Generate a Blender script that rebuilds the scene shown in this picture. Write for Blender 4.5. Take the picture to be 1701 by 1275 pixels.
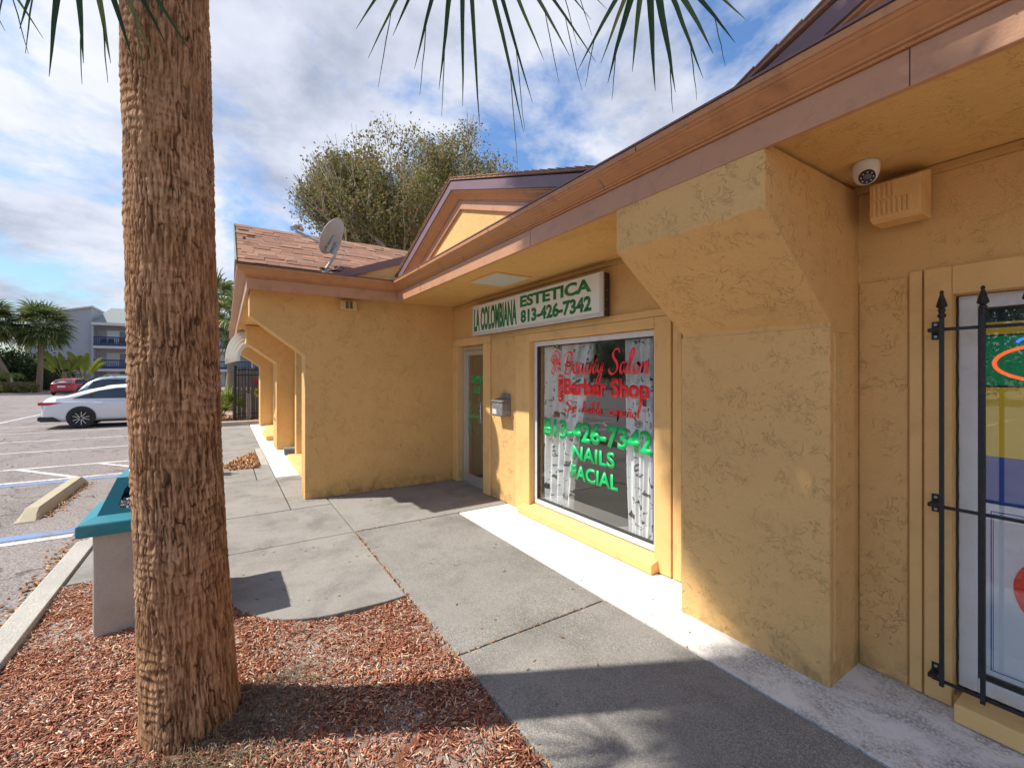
import bpy, bmesh, math, random
import numpy as np
from mathutils import Vector, Matrix, Euler

for o in list(bpy.data.objects):
    bpy.data.objects.remove(o)
random.seed(7)
rng = np.random.default_rng(7)
scene = bpy.context.scene
COL = scene.collection

# ------------------------------------------------------------------ camera
cam_d = bpy.data.cameras.new('camera')
cam = bpy.data.objects.new('camera', cam_d)
COL.objects.link(cam)
cam.location = (0, 0, 1.65)
yaw = math.radians(32.881)
fwd = Vector((-math.cos(yaw), math.sin(yaw), 0))
cam.rotation_euler = fwd.to_track_quat('-Z', 'Y').to_euler()
cam_d.sensor_width = 36
cam_d.lens = 36 * 736.75 / 1701
cam_d.shift_y = -15.1 / 1701
cam_d.clip_start = 0.05
cam_d.clip_end = 3000
scene.camera = cam

# ------------------------------------------------------------------ sun and sky
SUN_TO = Vector((-0.34, -0.68, 1.0)).normalized()      # towards the sun
elev = math.asin(SUN_TO.z)
sun_d = bpy.data.lights.new('sun', 'SUN')
sun_d.energy = 2.0
sun_d.angle = math.radians(0.8)
sun_d.color = (1.0, 0.94, 0.85)
sun = bpy.data.objects.new('sun', sun_d)
COL.objects.link(sun)
sun.rotation_euler = SUN_TO.to_track_quat('Z', 'Y').to_euler()

world = bpy.data.worlds.new('World')
scene.world = world
world.use_nodes = True
wt = world.node_tree
wt.nodes.clear()


class G:
    """tiny node-graph helper"""
    def __init__(self, tree):
        self.t = tree

    def n(self, typ, ins=None, **kw):
        nd = self.t.nodes.new(typ)
        for k, v in kw.items():
            setattr(nd, k, v)
        for k, v in (ins or {}).items():
            s = nd.inputs[k]
            if hasattr(v, 'is_output'):
                self.t.links.new(v, s)
            elif hasattr(v, 'outputs'):
                self.t.links.new(v.outputs[0], s)
            else:
                if s.type == 'RGBA' and len(v) == 3:
                    v = (*v, 1)
                s.default_value = v
        return nd

    def math(self, op, a, b=0.0, c=None, clamp=False):
        ins = {0: a, 1: b}
        if c is not None:
            ins[2] = c
        return self.n('ShaderNodeMath', ins, operation=op, use_clamp=clamp).outputs[0]

    def mix(self, f, a, b, blend='MIX'):
        nd = self.t.nodes.new('ShaderNodeMix')
        nd.data_type = 'RGBA'
        nd.blend_type = blend
        for s, v in ((nd.inputs[0], f), (nd.inputs[6], a), (nd.inputs[7], b)):
            if hasattr(v, 'is_output'):
                self.t.links.new(v, s)
            else:
                if s.type == 'RGBA':
                    v = (*v[:3], 1)
                s.default_value = v
        return nd.outputs[2]

    def noise(self, vec, scale, detail=3, rough=.5, dist=0.0):
        return self.n('ShaderNodeTexNoise', {'Vector': vec, 'Scale': scale, 'Detail': detail, 'Roughness': rough, 'Distortion': dist}).outputs[0]

    def ramp(self, f, stops, interp='LINEAR'):
        nd = self.t.nodes.new('ShaderNodeValToRGB')
        self.t.links.new(f, nd.inputs[0])
        r = nd.color_ramp
        r.interpolation = interp
        while len(r.elements) < len(stops):
            r.elements.new(0.5)
        for e, (p, c) in zip(r.elements, stops):
            e.position = p
            e.color = (c, c, c, 1) if isinstance(c, (int, float)) else (*c[:3], 1)
        return nd.outputs[0]

    def scale_vec(self, v, s):
        return self.n('ShaderNodeMapping', {'Vector': v, 'Scale': s}).outputs[0]


g = G(wt)
tc = g.n('ShaderNodeTexCoord').outputs['Generated']
sky = g.n('ShaderNodeTexSky', sky_type='NISHITA')
sky.sun_disc = False
sky.sun_elevation = elev
sky.sun_rotation = math.atan2(SUN_TO.x, SUN_TO.y)
sky.air_density = 1.6
sky.dust_density = 0.6
sep = g.n('ShaderNodeSeparateXYZ', {0: tc})
zz = g.math('ADD', g.math('MAXIMUM', sep.outputs[2], 0.0), 0.26)
cx = g.math('DIVIDE', sep.outputs[0], zz)
cy = g.math('DIVIDE', sep.outputs[1], zz)
cv = g.n('ShaderNodeCombineXYZ', {0: cx, 1: cy, 2: 4.6}).outputs[0]
n1 = g.noise(cv, 2.3, 8, .60, .15)
n2 = g.noise(cv, 1.0, 3, .5)
cover = g.ramp(g.math('ADD', g.math('MULTIPLY', n1, .62), g.math('MULTIPLY', n2, .42)), [(.455, 0), (.56, 1)])
n3 = g.noise(g.scale_vec(cv, (1.0, 1.0, 1.7)), 1.9, 7, .58)
ccol = g.ramp(n3, [(.36, (.95, 1.04, 1.28)), (.5, (1.6, 1.67, 1.9)), (.66, (2.05, 2.08, 2.2))])
skyc = g.mix(1.0, sky.outputs[0], (0.19, 0.25, 0.35), 'MULTIPLY')
mixc = g.mix(g.math('MULTIPLY', cover, .93), skyc, ccol)
bg = g.n('ShaderNodeBackground', {'Color': mixc, 'Strength': 0.15})
g.n('ShaderNodeOutputWorld', {'Surface': bg})

scene.view_settings.view_transform = 'Standard'
scene.view_settings.look = 'None'
scene.view_settings.gamma = 1
scene.view_settings.exposure = 1.7
scene.render.engine = 'CYCLES'
scene.cycles.use_adaptive_sampling = True
scene.cycles.adaptive_threshold = 0.02
scene.cycles.max_bounces = 6
scene.cycles.diffuse_bounces = 4
scene.cycles.glossy_bounces = 3
scene.cycles.transmission_bounces = 4
scene.cycles.transparent_max_bounces = 12

# ------------------------------------------------------------------ geometry helpers
ORG = {}


class MB:
    """collects shapes in world (or the thing's own) coordinates, then links ONE mesh object"""
    def __init__(self):
        self.v = []
        self.f = []

    def add(self, vs, fs):
        b = len(self.v)
        self.v += [tuple(p) for p in vs]
        self.f += [tuple(b + i for i in f) for f in fs]
        return self

    def box(self, x0, x1, y0, y1, z0, z1):
        x0, x1 = min(x0, x1), max(x0, x1)
        y0, y1 = min(y0, y1), max(y0, y1)
        z0, z1 = min(z0, z1), max(z0, z1)
        return self.add([(x0, y0, z0), (x1, y0, z0), (x1, y1, z0), (x0, y1, z0), (x0, y0, z1), (x1, y0, z1), (x1, y1, z1), (x0, y1, z1)],
                        [(0, 3, 2, 1), (4, 5, 6, 7), (0, 1, 5, 4), (1, 2, 6, 5), (2, 3, 7, 6), (3, 0, 4, 7)])

    def prism(self, poly, a, b, axis):
        """extrude a 2-D polygon along axis from a to b ('x': poly=(y,z), 'y': (x,z), 'z': (x,y))"""
        def P(p, t):
            return {'x': (t, p[0], p[1]), 'y': (p[0], t, p[1]), 'z': (p[0], p[1], t)}[axis]
        n = len(poly)
        vs = [P(p, a) for p in poly] + [P(p, b) for p in poly]
        fs = [tuple(range(n)), tuple(range(2 * n - 1, n - 1, -1))]
        fs += [(i, i + n, (i + 1) % n + n, (i + 1) % n) for i in range(n)]
        return self.add(vs, fs)

    def tube(self, pts, r, n=8, cap=True):
        pts = [Vector(p) for p in pts]
        rs = r if isinstance(r, (list, tuple)) else [r] * len(pts)
        vs, fs = [], []
        up = None
        for i, p in enumerate(pts):
            d = (pts[min(i + 1, len(pts) - 1)] - pts[max(i - 1, 0)]).normalized()
            if up is None:
                up = Vector((0, 0, 1)) if abs(d.z) < .9 else Vector((1, 0, 0))
            s = d.cross(up)
            if s.length < 1e-6:
                s = d.cross(Vector((0, 1, 0)))
            s.normalize()
            u = s.cross(d).normalized()
            up = u
            for k in range(n):
                a = 2 * math.pi * k / n
                vs.append(p + (s * math.cos(a) + u * math.sin(a)) * rs[i])
        for i in range(len(pts) - 1):
            for k in range(n):
                fs.append((i * n + k, i * n + (k + 1) % n, (i + 1) * n + (k + 1) % n, (i + 1) * n + k))
        if cap:
            fs.append(tuple(range(n - 1, -1, -1)))
            fs.append(tuple(range((len(pts) - 1) * n, len(pts) * n)))
        return self.add(vs, fs)

    def lathe(self, prof, c=(0, 0, 0), n=24, axis='z', cap=True):
        """prof: list of (radius, height)"""
        vs, fs = [], []
        for r, h in prof:
            for k in range(n):
                a = 2 * math.pi * k / n
                x, y = r * math.cos(a), r * math.sin(a)
                p = {'z': (x, y, h), 'x': (h, x, y), 'y': (x, h, y)}[axis]
                vs.append((p[0] + c[0], p[1] + c[1], p[2] + c[2]))
        m = len(prof)
        for i in range(m - 1):
            for k in range(n):
                fs.append((i * n + k, i * n + (k + 1) % n, (i + 1) * n + (k + 1) % n, (i + 1) * n + k))
        if cap:
            fs.append(tuple(range(n - 1, -1, -1)))
            fs.append(tuple(range((m - 1) * n, m * n)))
        return self.add(vs, fs)

    def xform(self, M_):
        self.v = [tuple(M_ @ Vector(p)) for p in self.v]
        return self

    def build(self, name, mat, parent=None, smooth=False, bevel=0, kind=None, seg=2, autosmooth=None):
        org = ORG.get(parent.name, Vector((0, 0, 0))) if parent else Vector((0, 0, 0))
        me = bpy.data.meshes.new(name)
        me.from_pydata([(p[0] - org.x, p[1] - org.y, p[2] - org.z) for p in self.v], [], self.f)
        bm = bmesh.new()
        bm.from_mesh(me)
        bmesh.ops.recalc_face_normals(bm, faces=bm.faces)
        bm.to_mesh(me)
        bm.free()
        return link(name, me, mat, parent, smooth, bevel, kind, seg)


def link(name, me, mat, parent=None, smooth=False, bevel=0, kind=None, seg=2):
    if isinstance(mat, (list, tuple)):
        for m in mat:
            me.materials.append(m)
    elif mat:
        me.materials.append(mat)
    if smooth:
        me.polygons.foreach_set('use_smooth', [True] * len(me.polygons))
    o = bpy.data.objects.new(name, me)
    COL.objects.link(o)
    if parent:
        o.parent = parent
        ORG[o.name] = ORG.get(parent.name, Vector((0, 0, 0)))
    if bevel:
        m = o.modifiers.new('bevel', 'BEVEL')
        m.width = bevel
        m.segments = seg
        m.limit_method = 'ANGLE'
        m.angle_limit = math.radians(35)
        m.harden_normals = False
    if kind:
        o['kind'] = kind
    return o


def thing(name, label, cat, loc=(0, 0, 0), rotz=0, group=None, world_coords=True):
    o = bpy.data.objects.new(name, None)
    COL.objects.link(o)
    o.location = loc
    o.rotation_euler = (0, 0, rotz)
    o.empty_display_size = .2
    o['label'] = label
    o['category'] = cat
    if group:
        o['group'] = group
    ORG[o.name] = Vector(loc) if world_coords else Vector((0, 0, 0))
    return o


def tag(o, label, cat, group=None):
    o['label'] = label
    o['category'] = cat
    if group:
        o['group'] = group
    return o


def struct(o):
    o['kind'] = 'structure'
    return o


def np_mesh(name, V, F):
    """fast mesh from arrays; F is (m,4) or (m,3)"""
    V = np.ascontiguousarray(V, dtype=np.float32)
    F = np.ascontiguousarray(F, dtype=np.int32)
    me = bpy.data.meshes.new(name)
    k = F.shape[1]
    me.vertices.add(len(V))
    me.vertices.foreach_set('co', V.ravel())
    me.loops.add(F.size)
    me.loops.foreach_set('vertex_index', F.ravel())
    me.polygons.add(len(F))
    me.polygons.foreach_set('loop_start', np.arange(0, F.size, k, dtype=np.int32))
    me.update(calc_edges=True)
    return me


def copy_tree(o, parent=None):
    c = o.copy()
    COL.objects.link(c)
    if parent:
        c.parent = parent
    for ch in list(o.children):
        copy_tree(ch, c)
    return c


# ------------------------------------------------------------------ materials
MATS = {}


def new_mat(name):
    m = bpy.data.materials.new(name)
    m.use_nodes = True
    t = m.node_tree
    t.nodes.clear()
    q = G(t)
    MATS[name] = m
    return m, q


def finish(q, color, rough=.7, normal=None, metal=0.0, spec=.5, **extra):
    ins = {'Base Color': color, 'Roughness': rough, 'Metallic': metal, 'Specular IOR Level': spec}
    if normal is not None:
        ins['Normal'] = normal
    ins.update(extra)
    p = q.n('ShaderNodeBsdfPrincipled', ins)
    q.n('ShaderNodeOutputMaterial', {'Surface': p})
    return p


def simple(name, col, rough=.6, var=.12, vs=5.0, bump=.0, bs=60.0, metal=0.0, spec=.5, dirt=0.0, dcol=(.08, .06, .04), ds=3.0, local=False, fine=0.0, **extra):
    """painted / plain surface with soft colour variation, optional dirt patches and fine relief"""
    m, q = new_mat(name)
    vec = q.n('ShaderNodeTexCoord').outputs['Object'] if local else q.n('ShaderNodeNewGeometry').outputs['Position']
    n = q.noise(vec, vs, 5, .6)
    lo = tuple(c * (1 - var) for c in col)
    hi = tuple(min(1, c * (1 + var)) for c in col)
    c = q.mix(n, lo, hi)
    if fine:
        c = q.mix(q.math('MULTIPLY', q.noise(vec, bs * 2, 2), fine), c, tuple(x * .45 for x in col))
    if dirt:
        d = q.ramp(q.noise(vec, ds, 6, .65, .4), [(.52, 0), (.72, 1)])
        c = q.mix(q.math('MULTIPLY', d, dirt), c, dcol)
    nm = None
    if bump:
        b = q.noise(vec, bs, 4, .6)
        nm = q.n('ShaderNodeBump', {'Height': b, 'Strength': bump, 'Distance': .01}).outputs[0]
    finish(q, c, rough, nm, metal, spec, **extra)
    return m


def stucco(name, col, amount=1.0, grime=.25):
    m, q = new_mat(name)
    geo = q.n('ShaderNodeNewGeometry')
    vec = geo.outputs['Position']
    warp = q.n('ShaderNodeTexNoise', {'Vector': vec, 'Scale': 7.0, 'Detail': 2})
    wv = q.n('ShaderNodeVectorMath', {0: warp.outputs[1], 1: (.15, .15, .15)}, operation='MULTIPLY').outputs[0]
    v2 = q.n('ShaderNodeVectorMath', {0: vec, 1: wv}, operation='ADD').outputs[0]
    a = q.noise(v2, 20, 3, .6)
    ridge = q.ramp(q.math('ABSOLUTE', q.math('SUBTRACT', a, .5)), [(0.0, 1), (.018, .25), (.045, 0)])
    msk = q.ramp(q.noise(vec, 8.5, 3, .6), [(.47, 0), (.60, 1)])
    strokes = q.math('MULTIPLY', ridge, msk)
    # flat trowelled plateaus with torn edges
    pl = q.ramp(q.noise(v2, 5.0, 3, .6), [(.47, 0), (.60, 1)])
    pits = q.ramp(q.noise(v2, 34, 2, .5), [(.62, 0), (.70, 1)])
    pmask = q.ramp(q.noise(vec, 3.1, 2, .5), [(.5, 0), (.62, 1)])
    h = q.math('ADD', q.math('MULTIPLY', strokes, .55), q.math('MULTIPLY', pl, .30))
    h = q.math('ADD', h, q.math('MULTIPLY', q.math('MULTIPLY', pits, pmask), -.7))
    grain = q.noise(vec, 160, 3, .6)
    h = q.math('ADD', q.math('MULTIPLY', h, amount), q.math('MULTIPLY', grain, .42))
    nm = q.n('ShaderNodeBump', {'Height': h, 'Strength': .85, 'Distance': .010}).outputs[0]
    big = q.noise(vec, 1.3, 5, .6)
    c = q.mix(big, tuple(x * .86 for x in col), tuple(min(1, x * 1.1) for x in col))
    c = q.mix(q.math('MULTIPLY', q.noise(vec, 90, 2), .22), c, tuple(x * .55 for x in col))
    # mildew and splash-back grime with shapes of their own
    sp = q.n('ShaderNodeSeparateXYZ', {0: vec})
    low = q.ramp(sp.outputs[2], [(.0, 1), (.22, 0)])
    gr = q.ramp(q.noise(vec, 7, 6, .7, .5), [(.42, 0), (.68, 1)])
    c = q.mix(q.math('MULTIPLY', q.math('MULTIPLY', gr, low), .65), c, (.10, .07, .045))
    mil = q.ramp(q.noise(vec, 2.1, 7, .72, .6), [(.60, 0), (.76, 1)])
    c = q.mix(q.math('MULTIPLY', mil, grime), c, (.09, .055, .02))
    finish(q, c, .88, nm, 0, .2)
    return m


def concrete(name, col, agg=.5, stain=.5):
    m, q = new_mat(name)
    vec = q.n('ShaderNodeNewGeometry').outputs['Position']
    rnd = q.n('ShaderNodeObjectInfo').outputs['Random']
    big = q.noise(vec, 1.1, 6, .65, .3)
    c = q.mix(big, tuple(x * .8 for x in col), tuple(min(1, x * 1.15) for x in col))
    c = q.mix(q.math('MULTIPLY', rnd, .25), c, tuple(x * .82 for x in col))
    st = q.ramp(q.noise(vec, 1.9, 7, .68, .25), [(.45, 0), (.70, 1)])
    c = q.mix(q.math('MULTIPLY', st, stain), c, tuple(x * .5 for x in col))
    # exposed aggregate: pale and dark grains
    vo = q.n('ShaderNodeTexVoronoi', {'Vector': vec, 'Scale': 210.0})
    cell = q.n('ShaderNodeSeparateColor', {0: vo.outputs['Color']}).outputs[0]
    am = q.math('MULTIPLY', q.ramp(q.noise(vec, 1.7, 4, .6), [(.3, .25), (.6, 1)]), agg)
    c = q.mix(q.math('MULTIPLY', q.ramp(cell, [(.72, 0), (.80, 1)]), am), c, tuple(min(1, x * 1.75) for x in col))
    c = q.mix(q.math('MULTIPLY', q.ramp(cell, [(.16, 1), (.24, 0)]), am), c, tuple(x * .38 for x in col))
    # gum spots
    vs = q.n('ShaderNodeTexVoronoi', {'Vector': q.n('ShaderNodeVectorMath', {0: vec, 1: q.n('ShaderNodeVectorMath', {0: q.n('ShaderNodeTexNoise', {'Vector': vec, 'Scale': 45.0}).outputs[1], 1: (.03, .03, .03)}, operation='MULTIPLY').outputs[0]}, operation='ADD').outputs[0], 'Scale': 4.2})
    spot = q.ramp(vs.outputs['Distance'], [(.045, 1), (.06, 0)])
    c = q.mix(q.math('MULTIPLY', spot, .8), c, (.05, .05, .05))
    h = q.math('ADD', q.noise(vec, 120, 4, .7), q.math('MULTIPLY', cell, .35 * agg))
    nm = q.n('ShaderNodeBump', {'Height': h, 'Strength': .45, 'Distance': .004}).outputs[0]
    finish(q, c, .92, nm, 0, .2)
    return m


STUCCO = stucco('stucco', (.77, .475, .19))
STUCCO_FINE = stucco('stucco_fine', (.77, .485, .195), .5, .2)
SOFFIT = stucco('soffit_stucco', (.77, .47, .165), .7, .6)
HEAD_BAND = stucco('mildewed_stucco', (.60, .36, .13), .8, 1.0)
TRIM = simple('painted_trim', (.77, .485, .195), .75, .10, 4, .35, 130, spec=.25, dirt=.25, dcol=(.16, .09, .04))
FASCIA = simple('copper_brown_paint', (.50, .26, .145), .46, .12, 3, .15, 90, spec=.35, dirt=.4, dcol=(.24, .12, .07), ds=9)
GUTTER = simple('ochre_brown_paint', (.50, .235, .10), .45, .14, 3, .15, 90, spec=.35, dirt=.4, dcol=(.17, .085, .045), ds=9)
DRIP = simple('plum_drip_edge', (.20, .125, .14), .45, .18, 4, .08, 60, spec=.4)
SLAB = concrete('sidewalk_concrete', (.29, .274, .248), .25, .85)
SLAB_AGG = concrete('exposed_aggregate', (.262, .247, .224), .5, .8)
KERB_M = concrete('kerb_concrete', (.44, .415, .37), .35, .35)
STOP_M = simple('wheel_stop_concrete', (.42, .37, .26), .9, .15, 6, .4, 120, dirt=.3, dcol=(.2, .17, .12))
# white-painted concrete strip, worn through in patches
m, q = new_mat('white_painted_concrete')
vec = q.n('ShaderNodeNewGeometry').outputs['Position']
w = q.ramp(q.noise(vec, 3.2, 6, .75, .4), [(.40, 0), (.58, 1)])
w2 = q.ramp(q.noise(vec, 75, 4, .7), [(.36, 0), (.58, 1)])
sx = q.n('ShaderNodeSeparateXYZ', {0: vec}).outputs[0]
patch_by_x = q.ramp(q.math('MULTIPLY_ADD', sx, .5, 1.2), [(.0, .25), (.6, 1)])   # grey patches show more strongly towards larger x
c = q.mix(q.math('MULTIPLY', q.math('MULTIPLY', w, w2), patch_by_x), (.78, .76, .71), (.33, .31, .29))
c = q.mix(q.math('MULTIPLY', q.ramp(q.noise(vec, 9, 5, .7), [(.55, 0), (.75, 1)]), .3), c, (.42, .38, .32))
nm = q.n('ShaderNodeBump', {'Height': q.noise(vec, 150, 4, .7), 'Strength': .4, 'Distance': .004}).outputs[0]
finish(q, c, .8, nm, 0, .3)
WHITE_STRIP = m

# asphalt
m, q = new_mat('asphalt')
vec = q.n('ShaderNodeNewGeometry').outputs['Position']
big = q.noise(vec, .35, 7, .65, .5)
c = q.mix(big, (.19, .165, .155), (.34, .295, .275))
pt = q.ramp(q.noise(q.scale_vec(vec, (.5, 1.2, 1)), .9, 6, .7, .8), [(.52, 0), (.68, 1)])
c = q.mix(q.math('MULTIPLY', pt, .55), c, (.12, .105, .10))
vo = q.n('ShaderNodeTexVoronoi', {'Vector': vec, 'Scale': 95.0})
cell = q.n('ShaderNodeSeparateColor', {0: vo.outputs['Color']}).outputs[0]
c = q.mix(q.ramp(cell, [(.7, 0), (.85, .7)]), c, (.36, .33, .30))
c = q.mix(q.ramp(cell, [(.12, .6), (.3, 0)]), c, (.05, .045, .045))
crv = q.n('ShaderNodeTexVoronoi', {'Vector': q.n('ShaderNodeVectorMath', {0: vec, 1: q.n('ShaderNodeTexNoise', {'Vector': vec, 'Scale': 2.0, 'Detail': 4.0}).outputs[1]}, operation='ADD').outputs[0], 'Scale': .28}, feature='DISTANCE_TO_EDGE')
crack = q.ramp(crv.outputs[0], [(.002, 1), (.007, 0)])
c = q.mix(q.math('MULTIPLY', crack, .6), c, (.035, .032, .03))
nm = q.n('ShaderNodeBump', {'Height': q.math('ADD', cell, q.noise(vec, 200, 2)), 'Strength': .5, 'Distance': .006}).outputs[0]
finish(q, c, .95, nm, 0, .2)
ASPHALT = m


def paint(name, col):
    m, q = new_mat(name)
    vec = q.n('ShaderNodeNewGeometry').outputs['Position']
    w = q.ramp(q.noise(vec, 26, 6, .75), [(.46, 0), (.60, 1)])
    w2 = q.ramp(q.noise(vec, 3, 5, .7), [(.5, 0), (.7, 1)])
    f = q.math('MULTIPLY', q.math('ADD', w, w2), .55, clamp=True)
    c = q.mix(f, col, (.2, .175, .165))
    finish(q, c, .85, None, 0, .3)
    return m


PAINT_W = paint('white_road_paint', (.64, .63, .61))
PAINT_B = paint('blue_road_paint', (.17, .28, .50))

# soil under the mulch, with pale washed-out sand
m, q = new_mat('mulch_soil')
vec = q.n('ShaderNodeNewGeometry').outputs['Position']
c = q.mix(q.noise(vec, 14, 6, .7), (.19, .075, .045), (.36, .15, .09))
pd = q.n('ShaderNodeVectorMath', {0: q.n('ShaderNodeVectorMath', {0: vec, 1: (2.85, -.42, 0)}, operation='ADD').outputs[0], 1: (1.5, 3.0, 0)}, operation='MULTIPLY').outputs[0]
patch_d = q.n('ShaderNodeVectorMath', {0: pd}, operation='LENGTH').outputs['Value']
wash = q.math('MULTIPLY', q.math('SUBTRACT', 1.0, patch_d, clamp=True), .22)
sand = q.ramp(q.math('ADD', q.noise(vec, 2.4, 6, .68, .5), wash), [(.45, 0), (.56, 1)])
c = q.mix(q.math('MULTIPLY', sand, .9), c, (.50, .42, .36))
nm = q.n('ShaderNodeBump', {'Height': q.noise(vec, 60, 6, .8), 'Strength': 1.0, 'Distance': .02}).outputs[0]
finish(q, c, .95, nm, 0, .1)
SOIL = m


def island_mat(name, stops, rough=.85, transl=0.0, noise_scale=0, bump=0):
    """every separate piece of the mesh takes its own colour from the ramp"""
    m, q = new_mat(name)
    geo = q.n('ShaderNodeNewGeometry')
    c = q.ramp(geo.outputs['Random Per Island'], stops)
    if noise_scale:
        c = q.mix(q.math('MULTIPLY', q.noise(geo.outputs['Position'], noise_scale, 3), .6), c, tuple(x * .5 for x in stops[0][1]))
    p = q.n('ShaderNodeBsdfPrincipled', {'Base Color': c, 'Roughness': rough, 'Specular IOR Level': .25})
    if transl:
        t = q.n('ShaderNodeBsdfTranslucent', {'Color': c})
        mx = q.n('ShaderNodeMixShader', {0: transl, 1: p, 2: t})
        q.n('ShaderNodeOutputMaterial', {'Surface': mx})
    else:
        q.n('ShaderNodeOutputMaterial', {'Surface': p})
    return m


CHIPS = island_mat('bark_chips', [(0, (.12, .04, .022)), (.22, (.30, .105, .06)), (.5, (.43, .17, .10)), (.75, (.52, .255, .155)), (.9, (.60, .41, .25)), (1, (.66, .56, .46))])
LITTER = island_mat('dry_leaves', [(0, (.16, .07, .03)), (.4, (.38, .18, .08)), (.75, (.52, .29, .15)), (1, (.48, .36, .2))])
LEAF_OAK = island_mat('oak_leaves', [(0, (.10, .12, .035)), (.35, (.20, .205, .06)), (.65, (.28, .25, .09)), (.85, (.36, .26, .125)), (1, (.28, .15, .085))], .7, .35)
LEAF_DARK = island_mat('dark_leaves', [(0, (.02, .04, .015)), (.5, (.05, .085, .03)), (1, (.11, .14, .055))], .6, .2)
LEAF_BRIGHT = island_mat('bright_leaves', [(0, (.10, .16, .03)), (.5, (.22, .29, .06)), (1, (.42, .42, .12))], .6, .35)
LEAF_PALM = island_mat('palm_leaves', [(0, (.07, .11, .035)), (.5, (.15, .21, .07)), (.85, (.26, .28, .11)), (1, (.45, .36, .16))], .45, .25)
FROND = island_mat('frond_blades', [(0, (.018, .045, .014)), (.6, (.05, .10, .028)), (.9, (.12, .15, .045)), (1, (.25, .20, .08))], .4, .25)
LEAF_BANANA = island_mat('traveller_leaves', [(0, (.09, .15, .02)), (.6, (.26, .30, .05)), (1, (.42, .36, .12))], .5, .35)

# palm trunk: fibrous, ringed
m, q = new_mat('palm_bark')
geo = q.n('ShaderNodeNewGeometry')
tco = q.n('ShaderNodeTexCoord')
at = q.n('ShaderNodeAttribute', attribute_name='fibre_shade').outputs['Fac']  # fibre tone that also carries painted crevice shade
uvz = q.scale_vec(tco.outputs['Object'], (1, 1, .14))
st = q.noise(uvz, 150, 5, .7)
c = q.ramp(q.math('ADD', q.math('MULTIPLY', at, .62), q.math('MULTIPLY', st, .42)), [(.20, (.03, .016, .009)), (.35, (.15, .077, .041)), (.52, (.34, .19, .10)), (.75, (.56, .365, .22))])
patch = q.ramp(q.noise(tco.outputs['Object'], 3.0, 6, .65, .4), [(.5, 0), (.72, 1)])
c = q.mix(q.math('MULTIPLY', patch, .35), c, (.20, .13, .09))
warm = q.ramp(q.noise(tco.outputs['Object'], 1.6, 3, .5), [(.4, 0), (.7, 1)])
c = q.mix(q.math('MULTIPLY', warm, .4), c, (.46, .21, .085))
nm = q.n('ShaderNodeBump', {'Height': st, 'Strength': .6, 'Distance': .006}).outputs[0]
finish(q, c, .9, nm, 0, .15)
BARK_PALM = m
BARK = simple('tree_bark', (.40, .34, .28), .9, .3, 9, .8, 30)
BARK_FAR = simple('far_palm_bark', (.25, .185, .13), .9, .3, 6, .8, 12)

# shingle: every piece its own tone
m, q = new_mat('asphalt_shingle')
rnd = q.n('ShaderNodeObjectInfo').outputs['Random']
vec = q.n('ShaderNodeNewGeometry').outputs['Position']
c = q.ramp(rnd, [(0, (.28, .15, .10)), (.35, (.34, .182, .12)), (.75, (.385, .21, .14)), (1, (.45, .265, .17))])
c = q.mix(q.math('MULTIPLY', q.noise(vec, 220, 2), .5), c, (.16, .09, .07))
c = q.mix(q.math('MULTIPLY', q.ramp(q.noise(vec, 4, 5, .7), [(.5, 0), (.8, 1)]), .35), c, (.22, .13, .10))
nm = q.n('ShaderNodeBump', {'Height': q.noise(vec, 260, 3), 'Strength': .5, 'Distance': .004}).outputs[0]
finish(q, c, .95, nm, 0, .15)
SHINGLE = m
ROOF_FELT = simple('roof_shingle_sheet', (.33, .19, .13), .95, .25, 14, .5, 150)
ROOF_GREY = simple('grey_roof', (.24, .27, .26), .95, .2, 2.5, .3, 12)

# architectural glass: clear with a real fresnel reflection
m, q = new_mat('window_glass')
lw = q.n('ShaderNodeLayerWeight', {'Blend': .5}).outputs['Facing']
fr = q.math('MULTIPLY_ADD', q.math('POWER', lw, 3.0), .75, .075)
tr = q.n('ShaderNodeBsdfTransparent', {'Color': (.965, .98, .975)})
gl = q.n('ShaderNodeBsdfGlossy', {'Color': (1, 1, 1), 'Roughness': .004})
mx = q.n('ShaderNodeMixShader', {0: fr, 1: tr, 2: gl})
q.n('ShaderNodeOutputMaterial', {'Surface': mx})
GLASS = m
CAR_GLASS = simple('car_glass', (.03, .045, .055), .05, .05, 3, spec=.9)
FAR_GLASS = simple('far_window_glass', (.10, .13, .16), .12, .2, 1.0, spec=.8)

ALU = simple('brushed_aluminium', (.62, .62, .61), .38, .06, 8, .05, 200, metal=.7)
WHITE_FRAME = simple('weathered_white_frame', (.66, .66, .64), .5, .12, 9, .15, 120, dirt=.35, dcol=(.35, .33, .30), ds=8)
CAULK = simple('dark_gasket', (.03, .03, .03), .7)
BLACK_IRON = simple('black_wrought_iron', (.022, .024, .026), .42, .3, 30, .35, 160, metal=.3, dirt=.5, dcol=(.06, .055, .05), ds=30)
BROWN_METAL = simple('dark_bronze_sign_case', (.055, .04, .032), .5, .35, 9, .2, 70, metal=.2, dirt=.6, dcol=(.11, .085, .06), ds=14)
SIGN_EDGE = simple('sign_retainer', (.60, .58, .54), .4, .08, 9, .05, 120, dirt=.2, dcol=(.3, .27, .22), ds=6)
SIGN_FACE = simple('sign_face_acrylic', (.80, .82, .76), .25, .04, 3, spec=.5, dirt=.12, dcol=(.55, .55, .45), ds=2)
SIGN_GREEN = simple('green_sign_letters', (.012, .20, .055), .35, .1, 8)
VINYL_RED = simple('red_vinyl', (.88, .018, .022), .4, .03, 5)
VINYL_GREEN = simple('green_vinyl', (.0, .50, .13), .4, .03, 5)
VINYL_WHITE = simple('white_vinyl', (.75, .75, .73), .4, .03, 5)
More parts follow.
